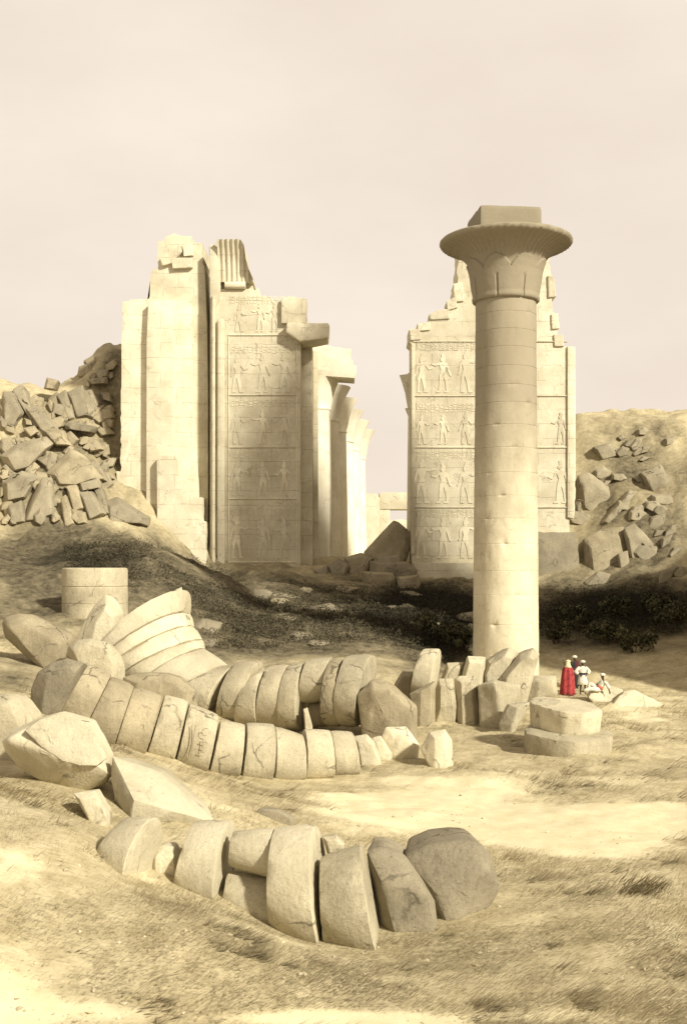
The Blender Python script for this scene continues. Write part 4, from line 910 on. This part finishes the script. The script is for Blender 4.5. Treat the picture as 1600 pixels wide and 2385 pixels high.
# ------------------------------------------------------------------ dry grass (uncountable: one object)
def mesh_tris(name, verts, faces_n, mat, tone=None, k=3):
    me = bpy.data.meshes.new(name); nv = len(verts)
    me.vertices.add(nv); me.vertices.foreach_set('co', verts.astype(np.float32).ravel())
    me.loops.add(faces_n*k); me.loops.foreach_set('vertex_index', np.arange(faces_n*k, dtype=np.int32))
    me.polygons.add(faces_n); me.polygons.foreach_set('loop_start', np.arange(0, faces_n*k, k, dtype=np.int32)); me.polygons.foreach_set('loop_total', np.full(faces_n, k, np.int32))
    me.update()
    if tone is not None:
        at = me.attributes.new('tone', 'FLOAT', 'FACE'); at.data.foreach_set('value', tone.astype(np.float32))
    return link_mesh(name, me, mat)
def tone_mat(name, c0, c1):
    m = bpy.data.materials.new(name); m.use_nodes = True; t = m.node_tree; b = t.nodes['Principled BSDF']; b.inputs['Roughness'].default_value = 1.0
    if 'Specular IOR Level' in b.inputs: b.inputs['Specular IOR Level'].default_value = 0.05
    a = t.nodes.new('ShaderNodeAttribute'); a.attribute_name = 'tone'
    r = t.nodes.new('ShaderNodeValToRGB'); r.color_ramp.elements[0].color = (*c0, 1); r.color_ramp.elements[1].color = (*c1, 1)
    t.links.new(a.outputs['Fac'], r.inputs[0]); t.links.new(r.outputs[0], b.inputs['Base Color'])
    return m
NB = 330000
gpx = rng.uniform(-60, 1660, NB); gD = 1/rng.uniform(1/64, 1/14.6, NB)
gx = (gpx-800)*gD/F; gzv = zgrid(gpx, gD); gpy = HY+(H-gzv)*F/gD
bm_ = bare_mask(gpx, gpy, gx, gD)
clump = vf(gx/1.5+3, gD/1.3+8, 4)+0.35*vf(gx/0.35, gD/0.4, 2)
keep = (rng.random(NB) < np.clip(0.55+0.9*clump, 0.06, 1)*np.clip(1-1.5*bm_, 0, 1)) & (gpy < 2440)
gx, gy, gzv, gD = gx[keep], gD[keep], gzv[keep], gD[keep]; nb = len(gx)
ang = 0.7+1.5*vnoise(gx/3.6+20, gy/3.0)+0.22*rng.standard_normal(nb)
sc0 = (0.6+0.4*gD/18)
big = 1+1.5*(vf(gx/0.9+31, gy/0.9+2, 3) > 0.33)*(rng.random(nb) < 0.5)
sc0 = sc0*big
ht = (0.03+0.07*rng.random(nb))*sc0; ln = (0.08+0.12*rng.random(nb))*sc0; wd = 0.0085*sc0*(0.7+0.7*rng.random(nb))
tipx = gx+np.cos(ang)*ln; tipy = gy-np.abs(np.sin(ang))*ln*0.6; tipz = gzv+ht
px_, py_ = -np.sin(ang)*wd, np.cos(ang)*wd
vv = np.empty((nb, 3, 3)); vv[:, 0] = np.stack([gx-px_-wd*0.6, gy-py_, gzv-0.02], 1); vv[:, 1] = np.stack([gx+px_+wd*0.6, gy+py_, gzv-0.02], 1); vv[:, 2] = np.stack([tipx, tipy, tipz], 1)
tone = np.clip(0.45+0.7*vf(gx/2.2+60, gy/2+2, 3)+0.25*rng.standard_normal(nb), 0, 1)
grass = mesh_tris('dry_grass', vv.reshape(-1, 3), nb, tone_mat('dry_grass_blades', (0.20, 0.165, 0.095), (0.58, 0.50, 0.31)), tone)
tag(grass, 'short dry brown grass tufts over the sandy foreground', 'grass', kind='stuff')
# gravel and stone chips lying on the sand (uncountable)
NG = 5000
qpx = rng.uniform(-40, 1640, NG); qD = 1/rng.uniform(1/60, 1/15, NG); qx = (qpx-800)*qD/F; qz = zgrid(qpx, qD)
kk = rng.random(NG) < np.clip(0.25+1.6*vf(qx/2.0+77, qD/2.0+3, 3), 0.03, 1); qx, qD, qz = qx[kk], qD[kk], qz[kk]; ng = len(qx)
qs = 0.010+0.04*rng.random(ng)**6+0.010*qD/40
oc = np.array([(1,0,0),(-1,0,0),(0,1,0),(0,-1,0),(0,0,1),(0,0,-1)], float); tri = [(0,2,4),(2,1,4),(1,3,4),(3,0,4),(2,0,5),(1,2,5),(3,1,5),(0,3,5)]
gv = oc[None]*qs[:, None, None]*rng.uniform(0.5, 1.3, (ng, 6, 1))*np.array([1.2, 1.0, 0.7])+rng.normal(0, 0.2, (ng, 6, 3))*qs[:, None, None]+np.stack([qx, qD, qz+qs*0.25], 1)[:, None]
gvv = gv[:, np.array(tri)].reshape(-1, 3)
gravel = mesh_tris('gravel', gvv, ng*8, tone_mat('gravel_stone', (0.34, 0.29, 0.19), (0.56, 0.49, 0.33)), np.repeat(rng.random(ng), 8))
tag(gravel, 'small stone chips and gravel strewn over the sand around the drums', 'gravel', kind='stuff')
# low scrub leaves over the hollow, denser and darker where shade is painted
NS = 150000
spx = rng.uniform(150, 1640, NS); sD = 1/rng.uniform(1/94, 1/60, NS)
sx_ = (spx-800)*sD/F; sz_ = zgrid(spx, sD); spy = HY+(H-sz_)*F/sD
dm = scrub_shade_mask(spx, spy, sx_, sD); cl_ = vf(sx_/2.2+5, sD/2.2, 3)
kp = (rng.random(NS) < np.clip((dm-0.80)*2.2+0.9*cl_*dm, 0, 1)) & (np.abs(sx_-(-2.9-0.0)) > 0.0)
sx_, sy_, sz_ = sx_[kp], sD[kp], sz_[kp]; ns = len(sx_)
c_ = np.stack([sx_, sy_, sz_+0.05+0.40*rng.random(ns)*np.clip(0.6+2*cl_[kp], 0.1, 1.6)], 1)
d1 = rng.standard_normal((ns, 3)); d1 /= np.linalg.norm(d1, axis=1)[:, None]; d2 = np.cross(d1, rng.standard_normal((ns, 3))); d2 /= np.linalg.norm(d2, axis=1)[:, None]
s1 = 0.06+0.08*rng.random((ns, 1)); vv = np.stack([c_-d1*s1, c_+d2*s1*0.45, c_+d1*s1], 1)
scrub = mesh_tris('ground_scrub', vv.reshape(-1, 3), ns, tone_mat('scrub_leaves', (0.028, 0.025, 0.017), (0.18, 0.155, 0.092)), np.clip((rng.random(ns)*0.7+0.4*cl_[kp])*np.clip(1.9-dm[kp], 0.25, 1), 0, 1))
tag(scrub, 'low scrub, leaf colour darkened for shade, carpeting the hollow behind the column', 'scrub', kind='stuff')
# ------------------------------------------------------------------ bushes in the hollow
bmat = tone_mat('bush_leaves', (0.022, 0.024, 0.014), (0.15, 0.14, 0.075)); smat = flat_mat('bush_stem', (0.10, 0.075, 0.045))
def bush(px, py, wpx, hpx, label):
    D = hit(px, py); p = W(px, py, D); p.z = gz(p.x, p.y)-0.08; e = empty('scrub_bush', p); tag(e, label, 'bush', 'bushes in the shaded hollow')
    rw, rh = wpx*D/F/2, hpx*D/F; n_ = 1500
    k = 9; lc = np.stack([rng.uniform(-0.75, 0.75, k)*rw, rng.uniform(-0.5, 0.5, k)*rw, rng.uniform(0.3, 0.8, k)*rh], 1); lr = rng.uniform(0.25, 0.5, k)*min(rw, rh*0.9)
    w_ = rng.integers(0, k, n_); dd = rng.standard_normal((n_, 3)); dd /= np.linalg.norm(dd, axis=1)[:, None]
    c = lc[w_]+dd*lr[w_][:, None]*(rng.random((n_, 1))**0.4); c[:, 2] = np.abs(c[:, 2])
    a = rng.standard_normal((n_, 3)); a /= np.linalg.norm(a, axis=1)[:, None]; b = np.cross(a, dd); b /= np.linalg.norm(b, axis=1)[:, None]+1e-6
    s = 0.07+0.09*rng.random((n_, 1)); vv = np.stack([c-a*s, c-b*s*0.5, c+a*s, c+b*s*0.5], 1)
    o = mesh_tris('foliage', vv.reshape(-1, 3), n_, bmat, np.clip(0.35+0.25*rng.standard_normal(n_)+0.5*(lr[w_]/lr.max()-0.6), 0, 1), 4); o.parent = e
    bm = bmesh.new()
    for i in range(k):
        q = Vector(lc[i]); base_ = Vector((q.x*0.15, q.y*0.15, -0.1)); dr = (q-base_).normalized(); u = dr.orthogonal().normalized(); v = dr.cross(u)
        A_ = [bm.verts.new(base_+(u*math.cos(t_)+v*math.sin(t_))*0.05) for t_ in (0, 2.1, 4.2)]; B_ = [bm.verts.new(q+(u*math.cos(t_)+v*math.sin(t_))*0.015) for t_ in (0, 2.1, 4.2)]
        for j in range(3): bm.faces.new((A_[j], A_[(j+1) % 3], B_[(j+1) % 3], B_[j]))
    me = bpy.data.meshes.new('stem'); bm.to_mesh(me); bm.free(); link_mesh('stem', me, smat, e)
for args in ((1294, 1500, 70, 70, 'dark bush touching the right side of the tall column shaft'), (1345, 1470, 90, 66, 'wide dark bush second to the right from the column shaft'),
             (1415, 1500, 100, 70, 'tall dark bush above the reclining person'), (1480, 1520, 90, 62, 'dark bush with a ragged foot, nearest to the open sand on the right'), (1556, 1470, 90, 80, 'dark bush at the right edge of the hollow'),
             (1440, 1440, 90, 52, 'distant dark bush behind the tall one, in deep shade'), (1530, 1420, 80, 44, 'farthest dark bush high in the shade on the right'),
             (1085, 1520, 60, 66, 'dark bush pressed against the left side of the column shaft'), (1035, 1500, 80, 60, 'dark bush behind the tall upright slab'), (985, 1475, 70, 44, 'small dark bush leftmost in the hollow')): bush(*args)

# ------------------------------------------------------------------ people
skin = flat_mat('dark_skin', (0.075, 0.042, 0.026), (0.06, 0.033, 0.02), 20)
white = flat_mat('white_cotton', (0.68, 0.65, 0.54), (0.52, 0.49, 0.38), 9); red = flat_mat('red_wool', (0.38, 0.05, 0.045), (0.22, 0.02, 0.022), 7)
maroon = flat_mat('maroon_wool', (0.085, 0.014, 0.014), (0.05, 0.01, 0.012), 7); black = flat_mat('black_cloth', (0.018, 0.016, 0.018), (0.012, 0.011, 0.012), 7)
navy = flat_mat('dark_sash', (0.03, 0.03, 0.045), (0.02, 0.02, 0.03), 14); orange = flat_mat('red_sash', (0.48, 0.13, 0.08), (0.38, 0.09, 0.05), 14)
cream = flat_mat('cream_scarf', (0.74, 0.66, 0.40), (0.6, 0.5, 0.28), 12); eyem = flat_mat('eye', (0.7, 0.68, 0.62)); wood = flat_mat('gun_wood', (0.10, 0.055, 0.03)); steel = flat_mat('gun_iron', (0.06, 0.058, 0.055), rough=0.5)
def tubes(name, chains, mat, root, seg=12, fold=0.0):
    """Cloth or limb tubes through points with radii, as one part in the person's own space."""
    bm = bmesh.new()
    for ch in chains:
        prev = None; P = [Vector(c[0]) for c in ch]
        for i, (p, r_) in enumerate(ch):
            d = (P[min(i+1, len(P)-1)]-P[max(i-1, 0)]).normalized(); ref = Vector((0, 1, 0)) if abs(d.y) < 0.9 else Vector((1, 0, 0)); u = d.cross(ref).normalized(); v = d.cross(u)
            rx, ry_ = r_ if isinstance(r_, tuple) else (r_, r_)
            row = [bm.verts.new(P[i]+u*math.cos(2*math.pi*k/seg)*rx*(1+fold*math.cos(2*math.pi*k*7/seg+0.15*i))+v*math.sin(2*math.pi*k/seg)*ry_*(1+fold*math.cos(2*math.pi*k*7/seg+0.15*i))) for k in range(seg)]
            if prev:
                for k in range(seg): bm.faces.new((prev[k], prev[(k+1) % seg], row[(k+1) % seg], row[k]))
            else: bm.faces.new(row)
            prev = row
        bm.faces.new(prev)
    bmesh.ops.recalc_face_normals(bm, faces=bm.faces)
    for f in bm.faces: f.smooth = True
    me = bpy.data.meshes.new(name); bm.to_mesh(me); bm.free()
    return link_mesh(name, me, mat, root)
def hand(nodes, edges, w_, wi, d, palm_n, side):
    """palm and five bent fingers grown from wrist node wi along d."""
    d = d.normalized(); pn = palm_n.normalized(); s = d.cross(pn).normalized()*side
    pm = len(nodes); nodes.append((w_+d*0.045, 0.024)); edges.append((wi, pm)); kn = len(nodes); nodes.append((w_+d*0.085, 0.024)); edges.append((pm, kn))
    for j, (o_, l_) in enumerate(((0.030, 0.066), (0.010, 0.076), (-0.010, 0.070), (-0.029, 0.054))):
        b = w_+d*0.098+s*o_; i0 = len(nodes); nodes.append((b, 0.0095)); edges.append((kn, i0))
        m1 = b+d*l_*0.5+pn*0.012; m2 = m1+d*l_*0.35+pn*0.030
        nodes.append((m1, 0.009)); edges.append((i0, i0+1)); nodes.append((m2, 0.0075)); edges.append((i0+1, i0+2))
    i0 = len(nodes); nodes.append((w_+d*0.05+s*0.042+pn*0.01, 0.011)); edges.append((pm, i0)); nodes.append((w_+d*0.085+s*0.058+pn*0.028, 0.009)); edges.append((i0, i0+1))
def person(label, feet, yaw, J, group=None, face=Vector((0, -1, 0))):
    """J: joint positions in the person's own space (facing -y)."""
    nodes = []; edges = []; ix = {}
    rad = dict(pelvis=0.135, waist=0.115, chest=0.145, neck=0.055, jaw=0.060, head=0.088, crown=0.070, shl=0.07, shr=0.07, ell=0.042, elr=0.042, wrl=0.030, wrr=0.030,
               hil=0.09, hir=0.09, knl=0.058, knr=0.058, anl=0.038, anr=0.038, tol=0.030, tor=0.030)
    for k, v in J.items():
        if k in rad: ix[k] = len(nodes); nodes.append((Vector(v), rad[k]))
    for a, b in (('pelvis','waist'),('waist','chest'),('chest','neck'),('neck','jaw'),('jaw','head'),('head','crown'),('chest','shl'),('chest','shr'),('shl','ell'),('ell','wrl'),('shr','elr'),('elr','wrr'),
                 ('pelvis','hil'),('pelvis','hir'),('hil','knl'),('hir','knr'),('knl','anl'),('knr','anr'),('anl','tol'),('anr','tor')): edges.append((ix[a], ix[b]))
    f = Vector(face).normalized(); hd = Vector(J['head']); nodes.append((hd+f*0.098-Vector((0, 0, 0.012)), 0.014)); edges.append((ix['head'], len(nodes)-1))
    sd_ = f.cross(Vector((0, 0, 1)))
    for q in (-1, 1): nodes.append((hd+sd_*q*0.092, 0.014)); edges.append((ix['head'], len(nodes)-1))
    for s_, side in (('l', 1), ('r', -1)):
        w_ = Vector(J['wr'+s_]); dv = Vector(J.get('ha'+s_, w_-Vector(J['el'+s_]))); hand(nodes, edges, w_, ix['wr'+s_], dv, Vector(J.get('pn'+s_, (0.3*-side, -1, 0.2))), side)
    bm = bmesh.new(); lay = bm.verts.layers.skin.new(); vs = []
    for i, (p, r_) in enumerate(nodes):
        v = bm.verts.new(p); v[lay].radius = (r_, r_*(0.78 if i in (ix['pelvis'], ix['waist'], ix['chest']) else 1.0)); v[lay].use_root = (i == ix['pelvis']); vs.append(v)
    for a, b in edges: bm.edges.new((vs[a], vs[b]))
    me = bpy.data.meshes.new('person'); bm.to_mesh(me); bm.free()
    o = link_mesh('person', me, skin, None, feet); o.rotation_euler = (0, 0, yaw)
    sk = o.modifiers.new('skin', 'SKIN'); sk.use_smooth_shade = True
    sb = o.modifiers.new('subdivision', 'SUBSURF'); sb.levels = 1; sb.render_levels = 2
    tag(o, label, 'person', group)
    for q in (-1, 1):
        e = hd+f*0.083+sd_*q*0.032+Vector((0, 0, 0.012)); tubes('eye', [[(e-f*0.012, 0.004), (e-f*0.004, 0.013), (e+f*0.004, 0.010), (e+f*0.008, 0.003)]], eyem, o, 8)
    tubes('mouth', [[(hd+f*0.084-Vector((0, 0, 0.052))-sd_*0.022, 0.004), (hd+f*0.092-Vector((0, 0, 0.052)), 0.007), (hd+f*0.084-Vector((0, 0, 0.052))+sd_*0.022, 0.004)]], maroon, o, 8)
    return o
def turban(root, hd, mat, s=1.0):
    hd = Vector(hd); Z_ = Vector((0, 0, 1))
    tubes('turban', [[(hd+Z_*0.03, 0.100*s), (hd+Z_*0.055, 0.132*s), (hd+Z_*0.095, 0.138*s), (hd+Z_*0.13, 0.118*s), (hd+Z_*0.155, 0.07*s), (hd+Z_*0.165, 0.02)]], mat, root, 16, 0.03)
stand = dict(pelvis=(0,0,0.95), waist=(0,0,1.14), chest=(0,0,1.36), neck=(0,0,1.50), jaw=(0,-0.01,1.57), head=(0,-0.015,1.645), crown=(0,0,1.71), shl=(0.17,0,1.42), shr=(-0.17,0,1.42),
             ell=(0.37,0.06,1.20), elr=(-0.37,0.06,1.20), wrl=(0.21,-0.06,1.06), wrr=(-0.21,-0.06,1.06), hil=(0.095,0,0.90), hir=(-0.095,0,0.90), knl=(0.115,-0.04,0.49), knr=(-0.105,-0.02,0.49), anl=(0.13,0,0.075), anr=(-0.12,0.03,0.075), tol=(0.15,-0.15,0.03), tor=(-0.14,-0.13,0.03))
def at_ground(px, py):
    D = hit(px, py); p = W(px, py, D); p.z = gz(p.x, p.y); return p
# white-clad man, hands on hips
p1 = person('person standing with hands on hips in a white tunic, dark sash and white turban', at_ground(1357, 1618), R(8), stand)
turban(p1, stand['head'], white)
tubes('tunic', [[((0,0,1.50), (0.07,0.06)), ((0,0,1.44), (0.19,0.11)), ((0,0,1.30), (0.205,0.145)), ((0,0,1.12), (0.165,0.130)), ((0,0,0.98), (0.20,0.16)), ((0,0,0.75), (0.245,0.20)), ((0,0,0.54), (0.275,0.225)), ((0,0,0.52), (0.25,0.20))]], white, p1, 28, 0.035)
tubes('sleeve', [[((0.15,0,1.43), 0.085), ((0.28,0.03,1.31), 0.095), ((0.375,0.06,1.20), 0.105), ((0.31,0.01,1.13), 0.090), ((0.25,-0.03,1.09), 0.07)]], white, p1, 14)
tubes('sleeve', [[((-0.15,0,1.43), 0.085), ((-0.28,0.03,1.31), 0.095), ((-0.375,0.06,1.20), 0.105), ((-0.31,0.01,1.13), 0.090), ((-0.25,-0.03,1.09), 0.07)]], white, p1, 14)
tubes('sash', [[((0,0,1.02), (0.185,0.15)), ((0,0,1.05), (0.195,0.158)), ((0,0,1.11), (0.19,0.152)), ((0,0,1.15), (0.178,0.142))]], navy, p1, 28, 0.02)
# dark-clad man behind
dk = dict(stand); dk.update(ell=(0.30,-0.02,1.18), elr=(-0.27,0.04,1.16), wrl=(0.16,-0.22,1.10), wrr=(-0.25,-0.14,0.97))
p2 = person('person in black robe and maroon mantle with a white turban, standing behind the other two', at_ground(1338, 1605), R(25), dk)
turban(p2, stand['head'], white)
tubes('robe', [[((0,0,1.50), (0.07,0.06)), ((0,0,1.44), (0.18,0.11)), ((0,0,1.30), (0.20,0.14)), ((0,0,1.08), (0.18,0.14)), ((0,0,0.7), (0.23,0.19)), ((0,0,0.2), (0.28,0.24)), ((0,0,0.12), (0.26,0.22))]], black, p2, 28, 0.04)
tubes('mantle', [[((0.02,0.02,1.49), (0.10,0.09)), ((0.06,0.01,1.43), (0.20,0.15)), ((0.09,0.0,1.25), (0.23,0.18)), ((0.11,0.0,1.05), (0.22,0.17)), ((0.12,0.0,0.95), (0.18,0.14))]], maroon, p2, 24, 0.04)
tubes('sleeve', [[((-0.15,0,1.43), 0.08), ((-0.25,0.03,1.25), 0.085), ((-0.27,0.03,1.14), 0.085), ((-0.26,-0.08,1.03), 0.07)], [((0.15,0,1.43), 0.08), ((0.27,0,1.25), 0.085), ((0.29,-0.03,1.16), 0.085), ((0.21,-0.14,1.13), 0.07)]], black, p2, 14)
# red-cloaked man seen from behind with a long gun
rk = dict(stand); rk.update(ell=(0.25,-0.10,1.16), elr=(-0.24,-0.10,1.16), wrl=(0.12,-0.26,1.22), wrr=(-0.05,-0.30,1.22))
p3 = person('person seen from behind wrapped in a long red cloak with a cream headscarf', at_ground(1323, 1620), R(168), rk, face=(0, -1, 0))
turban(p3, stand['head'], cream, 0.9)
tubes('headscarf', [[((0,0.03,1.72), (0.06,0.05)), ((0,0.035,1.64), (0.115,0.095)), ((0,0.035,1.54), (0.125,0.10)), ((0,0.05,1.46), (0.17,0.11)), ((0,0.06,1.40), (0.17,0.10))]], cream, p3, 20, 0.03)
tubes('cloak', [[((0,0.02,1.47), (0.10,0.08)), ((0,0.02,1.42), (0.225,0.14)), ((0,0.0,1.28), (0.275,0.19)), ((0,0.0,1.0), (0.31,0.24)), ((0.01,0.0,0.6), (0.345,0.28)), ((0.02,0.0,0.2), (0.37,0.31)), ((0.02,0.0,0.03), (0.385,0.33))]], red, p3, 56, 0.10)
# gun
g0 = p3.location+Vector((0.10, 0.22, 1.05)); g1 = p3.location+Vector((-0.42, 0.05, 2.12))
gun = empty('long_gun', g0); tag(gun, 'long thin gun slanting up over the red cloaked shoulder', 'gun')
dv = g1-g0
tubes('barrel', [[(dv*0.22, 0.016), (dv*0.6, 0.014), (dv, 0.012)]], steel, gun, 8)
tubes('stock', [[(dv*-0.08, (0.02, 0.05)), (dv*0.08, (0.018, 0.04)), (dv*0.2, 0.022), (dv*0.5, 0.020), (dv*0.62, 0.016)]], wood, gun, 10)
# reclining man on the slab
seatD = 55.15; sp = W(1394, 1613, seatD)
dg = bpy.context.evaluated_depsgraph_get(); hitok, loc, *_ = scene.ray_cast(dg, Vector((sp.x, sp.y, 6)), Vector((0, 0, -1)))
if hitok: sp.z = loc.z
rc = dict(pelvis=(0,0,0.13), waist=(0.10,0,0.27), chest=(0.20,0,0.47), neck=(0.215,0,0.62), jaw=(0.20,-0.02,0.69), head=(0.185,-0.03,0.765), crown=(0.20,0,0.83), shl=(0.24,0.17,0.53), shr=(0.22,-0.17,0.53),
          ell=(0.05,0.30,0.36), elr=(0.42,-0.22,0.30), wrl=(-0.17,0.24,0.34), wrr=(0.46,-0.22,0.09), hil=(-0.05,0.09,0.13), hir=(-0.05,-0.09,0.13), knl=(-0.40,0.14,0.42), knr=(-0.44,-0.12,0.16), anl=(-0.46,0.13,0.06), anr=(-0.80,-0.16,0.05), tol=(-0.60,0.13,0.03), tor=(-0.93,-0.20,0.06),
          har=(0.03,-0.04,-0.10), pnr=(-0.6,-0.8,0), hal=(-0.1,-0.02,-0.03))
p4 = person('person reclining on the flat slab in white clothes with a red sash', sp, R(0), rc, face=(-0.92, -0.4, 0))
turban(p4, rc['head'], white)
tubes('shirt', [[((0.215,0,0.61), (0.06,0.06)), ((0.215,0,0.55), (0.12,0.20)), ((0.17,0,0.42), (0.15,0.205)), ((0.09,0,0.28), (0.14,0.18)), ((0.0,0,0.14), (0.15,0.19)), ((-0.04,0,0.08), (0.12,0.17))]], white, p4, 24, 0.03)
tubes('sleeve', [[((0.22,-0.15,0.54), 0.08), ((0.34,-0.20,0.42), 0.085), ((0.425,-0.22,0.29), 0.08), ((0.45,-0.22,0.18), 0.07)], [((0.24,0.15,0.54), 0.08), ((0.14,0.26,0.43), 0.085), ((0.05,0.30,0.36), 0.08)]], white, p4, 14)
tubes('sash', [[((0.03,0,0.17), (0.16,0.20)), ((0.06,0,0.22), (0.165,0.205)), ((0.10,0,0.30), (0.15,0.195))]], orange, p4, 24, 0.02)
tubes('trousers', [[((0.0,0.09,0.14), 0.12), ((-0.2,0.12,0.28), 0.115), ((-0.41,0.14,0.42), 0.09), ((-0.44,0.135,0.25), 0.085), ((-0.46,0.13,0.10), 0.07)], [((0.0,-0.09,0.14), 0.12), ((-0.25,-0.11,0.16), 0.115), ((-0.45,-0.12,0.165), 0.095), ((-0.62,-0.14,0.12), 0.09), ((-0.76,-0.155,0.07), 0.07)]], white, p4, 16, 0.03)
